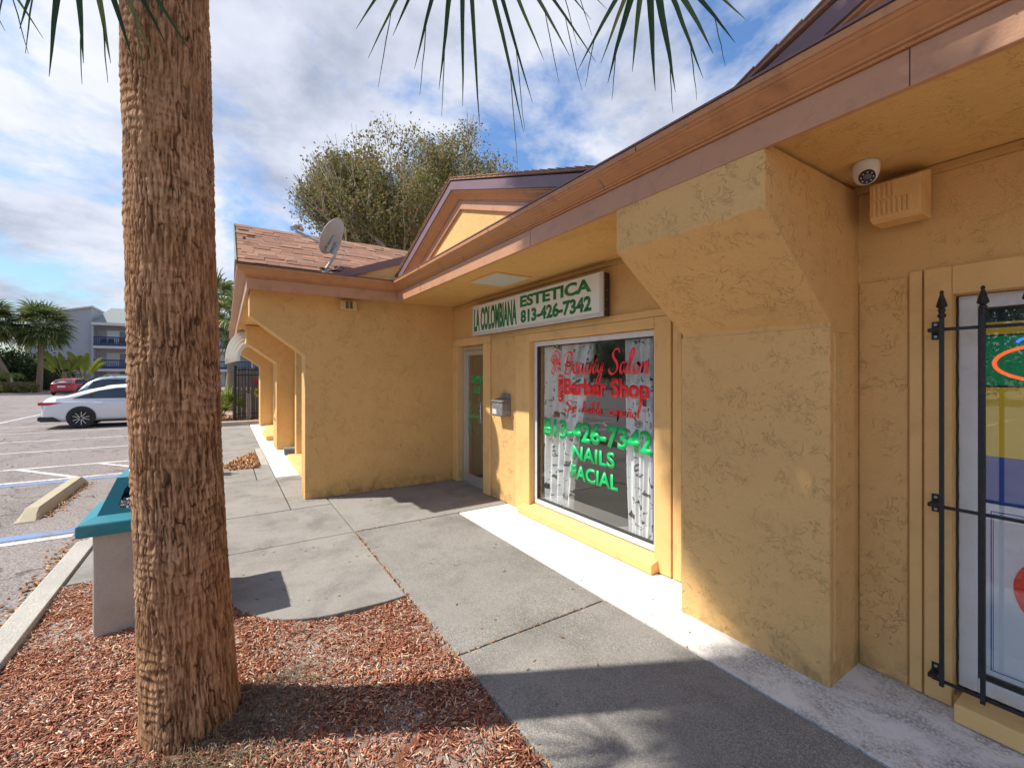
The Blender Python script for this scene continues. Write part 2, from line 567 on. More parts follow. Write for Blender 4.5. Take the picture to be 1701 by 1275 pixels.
WHITE_PLASTIC = simple('white_plastic', (.72, .71, .67), .35, .06, 20, .03, 100, spec=.5)
BLACK_PLASTIC = simple('black_plastic', (.018, .018, .02), .4, .2, 20)
LENS = simple('camera_lens', (.05, .05, .055), .1, .2, 60, spec=.8)
GREY_METAL = simple('galvanised_grey', (.42, .43, .43), .5, .15, 12, .1, 90, metal=.35)
DISH_M = simple('dish_grey', (.40, .385, .36), .55, .1, 10, .08, 120, dirt=.25, dcol=(.25, .2, .16), ds=9)
TEAL = simple('teal_plastic_lid', (.018, .205, .25), .42, .12, 7, .06, 120, spec=.45, dirt=.5, dcol=(.10, .24, .25), ds=9)
BIN_M = simple('bin_panel', (.60, .54, .45), .9, .16, 90, .7, 170, fine=.6, dirt=.45, dcol=(.33, .28, .21), ds=5)
BAG = simple('black_bin_bag', (.02, .02, .025), .28, .3, 14, .8, 28, spec=.6)
PAPER = simple('paper', (.75, .74, .71), .7)
LIGHT_PANEL = simple('soffit_light_lens', (.60, .62, .56), .35, .06, 7, .1, 200)
DRYWALL = simple('interior_wall', (.74, .72, .69), .85, .05)
TILE = simple('interior_floor', (.36, .34, .32), .35, .1, 3)
LOT_GREEN = simple('post_green_paint', (.24, .33, .29), .5, .1, 20)
NAVY = simple('navy_railing', (.035, .065, .13), .6, .1, 4)
SIDING = simple('pale_siding', (.42, .44, .48), .85, .06, 1.5, .2, 4)
FAR_WHITE = simple('far_white_trim', (.66, .66, .65), .7, .05)
SHADE_DOOR = simple('far_sliding_door', (.22, .25, .28), .2, .15, 1, spec=.7)
WOOD_GREY = simple('weathered_fence_board', (.20, .185, .17), .9, .35, 14, .6, 40, dirt=.4, dcol=(.07, .06, .055), ds=6)
AWN = simple('cream_awning', (.72, .66, .52), .6, .08, 4, .05, 60)
TYRE = simple('tyre_rubber', (.022, .022, .024), .75, .2, 20, .2, 90)
RIM_D = simple('black_rim', (.03, .03, .032), .25, .1, 20, metal=.6)
RIM_S = simple('machined_rim', (.62, .62, .63), .25, .1, 20, metal=.9)
RED_LAMP = simple('tail_lamp_red', (.55, .008, .015), .15, .05, 5, spec=.7)
PLATE = simple('licence_plate', (.7, .7, .68), .5)
MAT_GRASS = simple('dry_ground', (.16, .15, .08), .95, .3, .4, .4, 20)
TRIM_BLK = simple('car_lower_trim', (.028, .028, .03), .55)


def car_paint(name, col, metal=0.0):
    return simple(name, col, .3, .02, 2, metal=metal, spec=.5, **{'Coat Weight': .7, 'Coat Roughness': .06})


CAR_WHITE = car_paint('white_car_paint', (.74, .75, .77))
CAR_GREY = car_paint('blue_grey_car_paint', (.30, .37, .43), .3)
CAR_RED = car_paint('red_car_paint', (.42, .018, .025))

# curtain cloth printed with birch trunks (flat print)
m, q = new_mat('birch_print_curtain')
uv = q.n('ShaderNodeTexCoord').outputs['UV']
su = q.n('ShaderNodeSeparateXYZ', {0: uv})
u = su.outputs[0]
v = su.outputs[1]
vv = q.n('ShaderNodeCombineXYZ', {0: q.math('MULTIPLY', u, 4.6), 1: q.math('MULTIPLY', v, .6), 2: 0.0}).outputs[0]
tr1 = q.noise(vv, 1.6, 2, .5, .1)
edge = q.ramp(q.math('ABSOLUTE', q.math('SUBTRACT', q.math('FRACT', q.math('ADD', q.math('MULTIPLY', u, 5.5), q.math('MULTIPLY', tr1, .5))), .5)), [(0, 1), (.035, .8), (.07, 0)])
bk = q.n('ShaderNodeCombineXYZ', {0: q.math('MULTIPLY', u, 22.0), 1: q.math('MULTIPLY', v, 34.0), 2: 0.0}).outputs[0]
marks = q.ramp(q.noise(bk, .42, 3, .6, .9), [(.575, 0), (.61, 1)])
smear = q.ramp(q.noise(q.n('ShaderNodeCombineXYZ', {0: q.math('MULTIPLY', u, 30.0), 1: q.math('MULTIPLY', v, 8.0), 2: 4.0}).outputs[0], .6, 4, .6), [(.35, .0), (.75, .75)])
c = q.mix(smear, (.95, .95, .95), (.76, .77, .79))
c = q.mix(q.math('MULTIPLY', edge, .35), c, (.2, .2, .205))
c = q.mix(q.math('MULTIPLY', marks, .95), c, (.035, .035, .038))
p = q.n('ShaderNodeBsdfPrincipled', {'Base Color': c, 'Roughness': .8, 'Specular IOR Level': .15})
t = q.n('ShaderNodeBsdfTranslucent', {'Color': c})
q.n('ShaderNodeOutputMaterial', {'Surface': q.n('ShaderNodeMixShader', {0: .08, 1: p, 2: t})})
CURTAIN = m


def neon(name, col, s):
    m, q = new_mat(name)
    e = q.n('ShaderNodeEmission', {'Color': col, 'Strength': s})
    q.n('ShaderNodeOutputMaterial', {'Surface': e})
    return m


NEON_R = neon('red_neon', (1.0, .15, .05), .36)
NEON_B = neon('blue_neon', (.08, .25, 1.0), .36)
FLAG_Y = simple('poster_yellow', (.88, .60, .03), .35, .05, 4)
FLAG_B = simple('poster_blue', (.04, .09, .42), .35, .15, 4)
FLAG_G = simple('poster_green', (.0, .42, .16), .35, .08, 4)
POSTER_W = simple('poster_white', (.82, .85, .90), .4, .04, 3)
POSTER_R = simple('poster_red', (.85, .012, .025), .4, .04, 3)
INK_BLUE = simple('poster_ink_blue', (.03, .06, .42), .4, .04, 3)
INK_BLACK = simple('ink_black', (.015, .015, .018), .4)
# ================================================================== GROUND
def sheet(name, x0, x1, y0, y1, z, mat):
    return struct(MB().add([(x0, y0, z), (x1, y0, z), (x1, y1, z), (x0, y1, z)], [(0, 1, 2, 3)]).build(name, mat))


LZ = -.13
sheet('ground', -700, 500, -600, 600, -.22, MAT_GRASS)
sheet('parking_lot', -72, 60, -70, -1.24, LZ, ASPHALT)
sheet('parking_lot', -72, -17.6, -1.24, .1, LZ - .001, ASPHALT)
sheet('subgrade', -19, 14, -1.06, 16, -.10, SOIL)


def stripe(x0, x1, y0, y1, mat, name='parking_stripe'):
    return struct(MB().add([(x0, y0, LZ + .004), (x1, y0, LZ + .004), (x1, y1, LZ + .004), (x0, y1, LZ + .004)], [(0, 1, 2, 3)]).build(name, mat))


stripe(-6.84, -6.72, -6.3, -1.42, PAINT_W)
stripe(-7.10, -6.90, -6.3, -1.42, PAINT_B, 'accessible_bay_stripe')
stripe(-10.42, -10.23, -6.3, -1.5, PAINT_B, 'accessible_bay_stripe')
stripe(-10.62, -10.50, -6.3, -1.5, PAINT_W)
stripe(-12.10, -11.98, -6.3, -1.5, PAINT_W)
for k in range(4):                      # hatching between the bays
    y = -5.6 + 1.15 * k
    d = MB().add([(-11.97, y, LZ + .004), (-11.97, y + .13, LZ + .004), (-10.63, y + 1.16, LZ + .004), (-10.63, y + 1.03, LZ + .004)], [(0, 1, 2, 3)])
    struct(d.build('hatch_stripe', PAINT_W))
for X in (-14.60, -16.95, -19.35, -21.75, -24.2, -26.6, -29.0):
    stripe(X - .05, X + .05, -6.3, -1.5, PAINT_W)
stripe(-62, -8, -7.02, -6.9, PAINT_W)
for X in range(-55, 10, 3):
    stripe(X - .05, X + .05, -20.3, -15.4, PAINT_W)

# ---- sidewalk: every slab is a piece of its own
walk = bpy.data.objects.new('sidewalk', None)
COL.objects.link(walk)
walk['kind'] = 'structure'
ORG[walk.name] = Vector((0, 0, 0))
GAP = .007


def slab(x0, x1, y0, y1, mat, top=0.0):
    return MB().box(x0 + GAP, x1 - GAP, y0 + GAP, y1 - GAP, -.12, top).build('slab', mat, walk, bevel=.006)


slab(-4.82, -2.365, 1.145, 2.345, SLAB_AGG)
slab(-2.365, .10, 1.145, 2.345, SLAB_AGG, .002)
slab(.10, 2.6, 1.145, 2.345, SLAB_AGG)
slab(2.6, 5.0, 1.145, 2.345, SLAB_AGG)
slab(-6.40, -4.82, 1.145, 3.13, SLAB, .001)
slab(-6.03, -4.82, -1.06, 1.145, SLAB)
slab(-8.03, -6.03, -1.06, .68, SLAB, .001)
slab(-8.03, -6.03, .68, 1.145, SLAB, .001)
slab(-9.30, -8.03, -1.06, .42, SLAB)
slab(-9.30, -8.03, .42, .68, SLAB)
slab(-11.5, -9.30, -1.06, .55, SLAB, -.025)
slab(-11.5, -9.30, .55, .68, KERB_M, .0)
slab(-14.4, -11.5, -1.06, .68, SLAB, -.03)
slab(-17.3, -14.4, -1.06, .68, SLAB, -.03)
# slab with the rounded corner that bites into the planting bed
rp = [(-4.82 + GAP, 1.145 - GAP), (-4.82 + GAP, .012), (-4.47, .018), (-4.1, .028)]
for k in range(0, 11):
    a = math.radians(-95 + k * 8.8)
    rp.append((-3.93 + .70 * math.cos(a), .735 + .71 * math.sin(a)))
rp += [(-3.215, 1.0), (-3.222, 1.145 - GAP)]
MB().prism(rp, -.12, 0.002, 'z').build('slab', SLAB, walk, bevel=.006)
# white-painted strips along the shop fronts
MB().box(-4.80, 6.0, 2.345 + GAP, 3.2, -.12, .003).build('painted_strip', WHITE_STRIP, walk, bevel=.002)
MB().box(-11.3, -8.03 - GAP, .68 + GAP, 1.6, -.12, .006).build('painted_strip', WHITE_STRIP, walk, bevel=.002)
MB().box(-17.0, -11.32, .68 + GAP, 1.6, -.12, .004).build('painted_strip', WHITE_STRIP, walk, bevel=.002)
MB().box(-8.03 + GAP, -6.4 - GAP, 1.145 + GAP, 1.6, -.12, .004).build('slab', SLAB, walk, bevel=.005)

# ---- kerb along the planting bed and the raised kerb by the gate
kerb = MB().prism([(-1.255, -.13), (-1.235, .0), (-1.22, .012), (-1.075, .012), (-1.067, -.1)], -6.0, -1.6, 'x').build('kerb', KERB_M, None, bevel=.006)
struct(kerb)
struct(MB().prism([(-1.255, -.13), (-1.235, .0), (-1.22, .012), (-1.075, .012), (-1.067, -.1)], -1.59, 8, 'x').build('kerb', KERB_M, None, bevel=.006))
struct(MB().prism([(-1.24, -.128), (-1.10, -.02), (-1.075, -.004), (-1.067, -.1)], -17.3, -6.01, 'x').build('kerb_ramp', KERB_M))
struct(MB().box(-17.6, -17.32, -.9, 1.6, -.13, .10).build('kerb', KERB_M, None, bevel=.015))

# ---- wheel stop
ws = MB()
xs = [(-7.66, 0), (-7.80, .075), (-7.90, .125), (-9.85, .125), (-9.97, .08), (-10.03, 0)]
prof = [(-.105, 0), (-.085, .62), (-.06, 1), (.06, 1), (.085, .62), (.105, 0)]
vs, fs = [], []
for (x, h) in xs:
    hh = max(h, .004)
    for (y, k) in prof:
        vs.append((x, -2.02 + y, LZ + hh * k + .004))
for i in range(len(xs) - 1):
    for j in range(5):
        fs.append((i * 6 + j, i * 6 + j + 1, (i + 1) * 6 + j + 1, (i + 1) * 6 + j))
fs += [tuple(range(6)), tuple(range((len(xs) - 1) * 6, len(xs) * 6))]
ws.add(vs, fs)
tag(ws.build('wheel_stop', STOP_M, None, bevel=.012), 'weathered beige concrete wheel stop in the accessible parking bay', 'wheel stop')

# ---- planting bed: uneven soil with bark chips (uncountable)
def in_round(x, y):
    if x > -3.21 or y < .02:
        return False
    if x > -3.93 and y < .735:
        return ((x + 3.93) / .70) ** 2 + ((y - .735) / .71) ** 2 < 1.0
    return y < 1.15 and x > -4.83


def in_bed(x, y):
    return -4.80 < x < 6 and -1.06 < y < 1.14 and not in_round(x, y)


PALM = Vector((-2.63, -.19, 0))


def bed_z(x, y):
    d = math.hypot(x - PALM.x, y - PALM.y)
    return -.020 + .03 * math.exp(-(d / .55) ** 2) * 2.0 + .012 * math.sin(3.1 * x + 1.7 * y) + .010 * math.sin(5.3 * y - 2.2 * x + 1)


NX, NY = 220, 56
gx = np.linspace(-4.84, 4.0, NX)
gy = np.linspace(-1.07, 1.15, NY)
V = np.array([(x, y, (bed_z(x, y) if not in_round(x + .03, y) else -.09) + rng.normal(0, .0025)) for y in gy for x in gx])
F = np.array([(j * NX + i, j * NX + i + 1, (j + 1) * NX + i + 1, (j + 1) * NX + i) for j in range(NY - 1) for i in range(NX - 1)])
struct(link('planting_bed', np_mesh('planting_bed', V, F), SOIL, None, True))


def chips(name, pts, mat, lo, hi, wid, thick, tilt=.5, curl=.0):
    """many small bent flakes in one mesh"""
    n = len(pts)
    P = np.array(pts)
    L = rng.uniform(lo, hi, n) * (rng.random(n) ** .5 * .8 + .35)
    W = rng.uniform(*wid, n)
    T = rng.uniform(*thick, n)
    az = rng.uniform(0, 2 * math.pi, n)
    pitch = rng.normal(0, tilt, n)
    roll = rng.normal(0, tilt, n)
    d = np.stack([np.cos(az) * np.cos(pitch), np.sin(az) * np.cos(pitch), np.sin(pitch)], 1)
    s0 = np.stack([-np.sin(az), np.cos(az), np.zeros(n)], 1)
    u0 = np.cross(d, s0)
    s = s0 * np.cos(roll)[:, None] + u0 * np.sin(roll)[:, None]
    u = np.cross(d, s)
    bend = rng.normal(0, .12 + curl, n) * L
    C = []
    for t, wk in ((-.5, .55), (0., 1.), (.5, .45)):
        base = P + d * (L * t)[:, None] + u * (bend * (abs(t) * 2))[:, None]
        for sg in (-1, 1):
            C.append(base + s * (W * wk * sg * .5)[:, None] + u * (T * .5)[:, None])
        for sg in (-1, 1):
            C.append(base + s * (W * wk * sg * .5)[:, None] - u * (T * .5)[:, None])
    V = np.stack(C, 1).reshape(-1, 3)          # 12 verts each
    fl = []
    for a in (0, 4):
        b = a + 4
        fl += [(a, a + 1, b + 1, b), (a + 2, b + 2, b + 3, a + 3), (a, b, b + 2, a + 2), (a + 1, a + 3, b + 3, b + 1)]
    fl += [(0, 2, 3, 1), (8, 9, 11, 10)]
    fl = np.array(fl)
    F = (np.arange(n)[:, None, None] * 12 + fl[None]).reshape(-1, 4)
    return link(name, np_mesh(name, V, F), mat, None, False, kind='stuff')


pts = []
while len(pts) < 50000:
    x = -4.8 + 4.6 * random.random() ** 1.0
    y = random.uniform(-1.06, 1.145)
    if not in_bed(x, y):
        continue
    d = math.hypot(x - PALM.x, y - PALM.y)
    if d < .24:
        continue
    # pale washed patches carry fewer chips
    bare = math.sin(2.9 * x + .6) * math.sin(3.7 * y - .4) + .5 * math.sin(7 * x - 5 * y)
    if bare > .35 and random.random() < .45:
        continue
    if d < .45 and x > PALM.x and random.random() < .7:
        continue
    if random.random() < .85 * math.exp(-(((x + 2.85) / .5) ** 2 + ((y - .42) / .2) ** 2)):
        continue
    pts.append((x, y, bed_z(x, y) + random.uniform(.0, .016)))
for k in range(5200):
    a = random.uniform(0, 6.283)
    r = random.uniform(.19, .85)
    x, y = PALM.x + .03 + r * math.cos(a), PALM.y + .05 + r * math.sin(a)
    if in_bed(x, y) and (math.cos(a - .8) < .3 or r > .5):
        pts.append((x, y, bed_z(x, y) + random.uniform(.006, .022)))
o = chips('bark_mulch', pts, CHIPS, .007, .05, (.003, .009), (.0015, .004), .28)
tag(o, 'reddish brown bark chip mulch spread around the palm trunk', 'mulch')

# fine dead root mat beside the trunk
pts = []
while len(pts) < 5000:
    a = random.uniform(-1.2, 1.9)
    r = abs(random.gauss(.26, .16)) + .2
    x, y = PALM.x + .05 + r * math.cos(a), PALM.y + r * math.sin(a) * .9
    if in_bed(x, y):
        pts.append((x, y, bed_z(x, y) + random.uniform(0, .03)))
ROOTS = island_mat('dead_roots', [(0, (.10, .075, .05)), (.5, (.26, .19, .12)), (1, (.40, .31, .20))])
o = chips('root_mat', pts, ROOTS, .02, .07, (.0012, .003), (.001, .002), .6, .2)
tag(o, 'tangle of fine dead roots at the foot of the palm trunk', 'roots')

# chips and leaf crumbs that strayed on to the paving, and the leaf drift by the neighbour's walk
pts = []
for k in range(150):
    pts.append((random.uniform(-8, 0), random.uniform(.1, 3.0), .006))
for k in range(420):
    x = random.uniform(-4.8, -.6)
    pts.append((x, 1.145 + random.gauss(0, .012), .0))
for k in range(60):
    pts.append((random.choice((-4.82, -2.365)) + random.gauss(0, .01), random.uniform(1.15, 2.34), .002))
for k in range(90):
    pts.append((-6.38 + abs(random.gauss(0, .03)), random.uniform(.9, 3.0), .008))
o = chips('paving_debris', [p for p in pts if not in_bed(p[0], p[1])], LITTER, .008, .04, (.004, .012), (.001, .003), .15)
tag(o, 'scattered chips and crumbs of leaf along the paving joints', 'debris')
pts = []
while len(pts) < 1400:
    u, v = random.random(), random.random()
    x = -10.6 + 1.55 * u
    y = .50 - (.58 * (1 - abs(u - .75)) * v ** 1.3)
    pts.append((x, y, .0 + random.random() * .05 * (1 - v)))
o = chips('leaf_drift', pts, LITTER, .03, .075, (.015, .035), (.001, .002), .45, .3)
tag(o, 'drift of dry brown leaves in the corner of the walk', 'leaf litter')
pts = [(-17.75 - 2.5 * random.random(), random.uniform(-.9, 1.2), .02 + .04 * random.random()) for k in range(2500)]
o = chips('gate_mulch', pts, LITTER, .04, .12, (.02, .05), (.002, .006), .4, .2)
tag(o, 'brown leaf litter on the bed before the black gate', 'leaf litter')
struct(MB().box(-30, -17.605, -.9, 1.4, -.12, .05).build('gate_bed', SOIL))
pts = [(random.uniform(-18, -7), random.uniform(-6.5, -1.5), LZ + .01) for k in range(260)] + [(random.uniform(-9.9, -7.8), -1.9 + abs(random.gauss(0, .05)), LZ + .012) for k in range(160)] + [(random.uniform(-6.6, -4.2), -1.30 - abs(random.gauss(0, .07)), LZ + .012) for k in range(170)]
o = chips('lot_litter', pts, LITTER, .02, .06, (.012, .03), (.001, .002), .25, .2)
tag(o, 'dry leaves blown against the kerb and the wheel stop', 'leaf litter')
# ================================================================== THE SHOP BUILDING
XW, YW, YO, YN = -6.406, 3.03, .883, .25
SZ = 2.715
bld = thing('shop_building', 'mustard stucco shop building with copper brown eaves and bracketed piers', 'building', (-4, 4, 0))

# ---- walls
w = MB()
B = 3.045                                   # stucco face, trim stands 15-20 mm proud
w.box(-6.5, -6.25, B, 3.3, -.1, 2.70)       # left of the door
w.box(-6.25, -5.42, B, 3.3, 2.085, 2.70)    # over the door
w.box(-5.42, -4.29, B, 3.3, -.1, 2.70)
w.box(-4.29, -2.48, B, 3.3, 2.045, 2.70)
w.box(-4.29, -2.48, B, 3.3, -.1, .08)
w.box(-2.48, -.66, B, 3.3, -.1, 2.70)
w.box(-.66, 1.25, B, 3.3, 2.045, 2.70)
w.box(-.66, 1.25, B, 3.3, -.1, .06)
w.box(1.25, 6.0, B, 3.3, -.1, 2.70)
w.build('wall', STUCCO_FINE, bld)
# rougher stucco panels between the boards
for (x0, x1, z0, z1) in ((-5.20, -4.60, .01, 2.13), (-1.05, -.835, .01, 2.17)):
    MB().box(x0, x1, 3.034, 3.06, z0, z1).build('wall_panel', STUCCO, bld, bevel=.006)
# band under the soffit
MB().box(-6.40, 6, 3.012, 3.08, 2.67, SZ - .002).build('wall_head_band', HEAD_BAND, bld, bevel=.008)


def board(x0, x1, z0, z1, y=3.018):
    return MB().box(x0, x1, y, 3.07, z0, z1).build('trim_board', TRIM, bld, bevel=.004)


board(-6.404, -6.255, .005, 2.085)
board(-6.404, -5.222, 2.088, 2.20)
board(-5.418, -5.222, .005, 2.085)
board(-4.585, -4.295, .012, 2.135)
board(-4.585, -2.20, 2.138, 2.20, 3.020)
board(-4.294, -2.476, 2.047, 2.135)
board(-2.475, -2.31, .012, 2.135)
board(-2.295, -2.215, .012, 2.135, 3.024)
board(-2.205, -1.956, .012, 2.20, 3.028)
board(-.825, -.775, .01, 2.19, 3.022)
board(-.765, -.662, .01, 2.19)
board(-.661, 1.25, 2.048, 2.19, 3.0185)

# ---- bracketed pier
pier = MB().prism([(3.06, -.1), (2.676, -.1), (2.676, 1.924), (2.026, 2.40), (2.026, 2.70), (3.06, 2.70)], -1.954, -1.054, 'x').build('pier', STUCCO, bld, bevel=.014, seg=3)
MB().box(-1.957, -1.051, 2.671, 2.7, -.1, 1.905).build('pier_panel', STUCCO, pier, bevel=.006)
MB().box(-1.07, -1.046, 2.72, 2.97, .12, 1.88).build('pier_panel', STUCCO, pier, bevel=.006)

# ---- side wall of the wing with its own bracket
sw = MB().prism([(3.3, -.1), (YO, -.1), (YO, 1.908), (YN, 2.39), (YN, 2.75), (3.3, 2.75)], XW - .30, XW, 'x').build('side_wall', STUCCO, bld, bevel=.010, seg=2)

# ---- wing front, recessed behind its piers
wf = MB()
for (x0, x1, z0, z1) in ((-18.3, -15.6, -.1, 2.7), (-15.6, -12.0, 2.1, 2.7), (-12.0, -9.7, -.1, 2.7), (-9.7, -7.5, 2.1, 2.7), (-9.7, -7.5, -.1, .16), (-7.5, -6.70, -.1, 2.7), (-15.6, -12.0, -.1, .16)):
    wf.box(x0, x1, 1.30, 1.55, z0, z1)
wf.build('wall', STUCCO_FINE, bld)
for X in (-7.45, -9.72, -12.0):
    MB().box(X - .1, X + .1, 1.17, 1.31, .005, 2.2).build('trim_board', TRIM, bld, bevel=.004)
for X0, X1 in ((-9.6, -7.56), (-15.5, -12.12)):
    wn = MB().box(X0, X1, 1.38, 1.40, .17, 2.09).build('wing_window', FAR_GLASS, bld)
    MB().box(X0, X1, 1.335, 1.378, .17, .23).box(X0, X1, 1.335, 1.378, 2.03, 2.09).box(X0, X0 + .05, 1.335, 1.378, .23, 2.03).box(X1 - .05, X1, 1.335, 1.378, .23, 2.03).build('frame', WHITE_FRAME, wn)
    MB().box(X0 - .05, X1 + .05, 1.02, 1.30, .0065, .10).build('sill', TRIM, wn, bevel=.008)
for X in (-10.95, -16.35):
    dn = 0.06
    p2 = MB().prism([(1.31, -.1), (YO + dn, -.1), (YO + dn, 1.908), (YN + .12, 2.33), (YN + .12, 2.70), (1.31, 2.70)], X - .75, X, 'x').build('pier', STUCCO, bld, bevel=.012)
    MB().box(X - .02, X + .008, 1.0, 1.27, .1, 1.88).build('pier_panel', STUCCO, p2, bevel=.005)

# ---- soffits
MB().box(-6.40, 6, 2.022, 3.05, SZ, SZ + .04).build('soffit', SOFFIT, bld)
MB().box(-18, -6.1, .22, 1.5, SZ, SZ + .04).build('soffit', SOFFIT, bld)


# ---- fascia and crown swept along the eaves, mitred at the corners
def sweep(path, prof, close=True):
    """path: plan points (x,y); prof: (outward offset, z). Outward is to the left of travel."""
    m = MB()
    n = len(prof)
    vs, fs = [], []
    for i, p in enumerate(path):
        d0 = (Vector(path[i]) - Vector(path[i - 1])).normalized() if i > 0 else None
        d1 = (Vector(path[i + 1]) - Vector(path[i])).normalized() if i < len(path) - 1 else None
        ns = [Vector((-d.y, d.x)) for d in (d0, d1) if d is not None]
        nn = sum(ns, Vector((0, 0))).normalized()
        k = 1 / max(.3, nn.dot(ns[0]))
        for (o_, z) in prof:
            vs.append((p[0] + nn.x * k * o_, p[1] + nn.y * k * o_, z))
    for i in range(len(path) - 1):
        for j in range(n):
            fs.append((i * n + j, i * n + (j + 1) % n, (i + 1) * n + (j + 1) % n, (i + 1) * n + j))
    fs += [tuple(range(n)), tuple(range((len(path) - 1) * n, len(path) * n))]
    return m.add(vs, fs)


# travelling so that 'left' points to the street
FX = -6.07
path = [(-18.2, .21), (FX, .21), (FX, 2.02), (6.0, 2.02)]
path = path[::-1]
sg = -1
board_prof = [(0, 2.664), (0, 2.798), (-.03, 2.798), (-.03, 2.664)]
crown_prof = [(.0, 2.7995), (.012, 2.7995), (.016, 2.806), (.012, 2.813), (.021, 2.815), (.024, 2.822), (.021, 2.828), (.028, 2.833),
              (.05, 2.852), (.072, 2.868), (.078, 2.876), (.086, 2.878), (.092, 2.884), (.092, 2.892), (.100, 2.894), (.103, 2.922), (.097, 2.928), (-.05, 2.932), (-.05, 2.7995)]
flip = lambda pr: [(o_ * -1, z) for o_, z in pr]


def fascia_run(pth, nm_b, nm_c):
    b_ = sweep(pth, flip(board_prof) if sg > 0 else board_prof).build(nm_b, FASCIA, bld, bevel=.003)
    c_ = sweep(pth, flip(crown_prof) if sg > 0 else crown_prof).build(nm_c, GUTTER, bld)
    return b_, c_


fb, fc = fascia_run(path, 'fascia_board', 'crown_moulding')
for X in (-2.86, -5.2, -.55, .9):                         # butt joints in the fascia board
    MB().box(X - .0015, X + .0015, 2.0185, 2.0205, 2.664, 2.798).build('joint', CAULK, fb)
for X in (-3.35, -1.7, -5.0, -.35):
    MB().box(X - .0015, X + .0015, 1.9155, 1.94, 2.895, 2.923).build('joint', CAULK, fc)
# old drip stain strip of caulk on the crown
MB().tube([(-2.03, 1.945, 2.874), (-2.028, 1.968, 2.85), (-2.031, 1.99, 2.83), (-2.029, 2.0, 2.805)], [.004, .006, .005, .003], 6).build('caulk_run', simple('old_caulk', (.34, .24, .17), .8), fc)

# thin drip edge of the roof over the eaves
dr = sweep(path, [(.108, 2.929), (.108, 2.938), (-.3, 2.955), (-.3, 2.946)]).build('drip_edge', DRIP, bld)


# ---- pediment gables
def gable(xl, xa, xr, zb, za, y, roof=True):
    """pediment in a plane parallel to the shop front: rake mouldings, stucco field, roof behind"""
    g_ = MB()
    A, L, R = Vector((xa, za)), Vector((xl, zb)), Vector((xr, zb))
    dl, dr_ = (A - L).normalized(), (R - A).normalized()
    nl, nr = Vector((dl.y, -dl.x)), Vector((dr_.y, -dr_.x))
    nl = -nl if nl.y > 0 else nl
    nr = -nr if nr.y > 0 else nr
    bis = (nl + nr).normalized()
    kb = 1 / bis.dot(nl)

    def rake(prof, name, mat, parent, bev=0):
        m = MB()
        n = len(prof)
        vs = []
        for P_, nn, k in ((L, None, 1), (A, bis, kb), (R, None, 1)):
            for (d, yy) in prof:
                if nn is None:      # cut level at the eaves
                    dd = dl if P_ is L else dr_
                    nrm = nl if P_ is L else nr
                    q_ = P_ + nrm * d
                    t = (zb - q_.y) / dd.y
                    q_ = q_ + dd * t
                else:
                    q_ = P_ + nn * (d * k)
                vs.append((q_.x, yy, q_.y))
        fs = []
        for i in range(2):
            for j in range(n):
                fs.append((i * n + j, i * n + (j + 1) % n, (i + 1) * n + (j + 1) % n, (i + 1) * n + j))
        fs += [tuple(range(n)), tuple(range(2 * n, 3 * n))]
        return m.add(vs, fs).build(name, mat, parent, bevel=bev)
    ped = rake([(0, y), (.082, y), (.086, y + .02), (.0, y + .16)], 'rake_drip', DRIP, bld)
    rake([(.086, y + .012), (.094, y + .016), (.10, y + .03), (.108, y + .032), (.125, y + .05), (.145, y + .075), (.158, y + .08), (.162, y + .095), (.17, y + .096), (.17, y + .2), (.086, y + .2)], 'rake_crown', GUTTER, ped)
    rake([(.171, y + .10), (.255, y + .10), (.255, y + .2), (.171, y + .2)], 'rake_board', FASCIA, ped, .003)
    MB().prism([(xl + .3, zb), (xa, za - .2), (xr - .3, zb)], y + .128, y + .25, 'y').build('pediment_field', STUCCO_FINE, ped)
    if not roof:
        return ped
    # roof planes running back from the pediment
    rf = MB()
    z0, zt = zb + .012, za + .012
    for (xe, s) in ((xl - .01, 1), (xr + .01, -1)):
        rf.add([(xe, y - .012, z0), (xa, y - .012, zt), (xa, y + 4.5, zt), (xe, y + 4.5, z0), (xe, y - .012, z0 + .018), (xa, y - .012, zt + .018), (xa, y + 4.5, zt + .018), (xe, y + 4.5, z0 + .018)],
               [(0, 1, 2, 3), (4, 7, 6, 5), (0, 4, 5, 1), (1, 5, 6, 2), (2, 6, 7, 3), (3, 7, 4, 0)])
    rf.build('gable_roof', ROOF_FELT, ped)
    # turned-up tabs of the edge course
    for s_, (a_, b_) in enumerate((((xl, zb), (xa, za)), ((xa, za), (xr, zb)))):
        n_ = 22
        for k in range(n_):
            t0, t1 = k / n_, (k + .93) / n_
            x0_, z0_ = a_[0] + (b_[0] - a_[0]) * t0, a_[1] + (b_[1] - a_[1]) * t0
            x1_, z1_ = a_[0] + (b_[0] - a_[0]) * t1, a_[1] + (b_[1] - a_[1]) * t1
            lift = .004
            u0, u1 = (.036, .040 + lift) if s_ == 0 else (.040 + lift, .036)
            MB().add([(x0_, y - .02, z0_ + u0), (x1_, y - .02, z1_ + u1), (x1_, y + .3, z1_ + u1), (x0_, y + .3, z0_ + u0),
                      (x0_, y - .02, z0_ + u0 - .008), (x1_, y - .02, z1_ + u1 - .008), (x1_, y + .3, z1_ + u1 - .008), (x0_, y + .3, z0_ + u0 - .008)],
                     [(0, 1, 2, 3), (4, 7, 6, 5), (0, 4, 5, 1), (1, 5, 6, 2), (2, 6, 7, 3), (3, 7, 4, 0)]).build('shingle', SHINGLE, ped)
    return ped


gable(-6.13, -4.25, -2.07, 2.938, 3.675, 1.985)
gable(-1.16, 1.0, 3.16, 2.938, 3.78, 1.985)
gable(-9.15, -7.62, -6.06, 2.938, 3.82, .12, False)

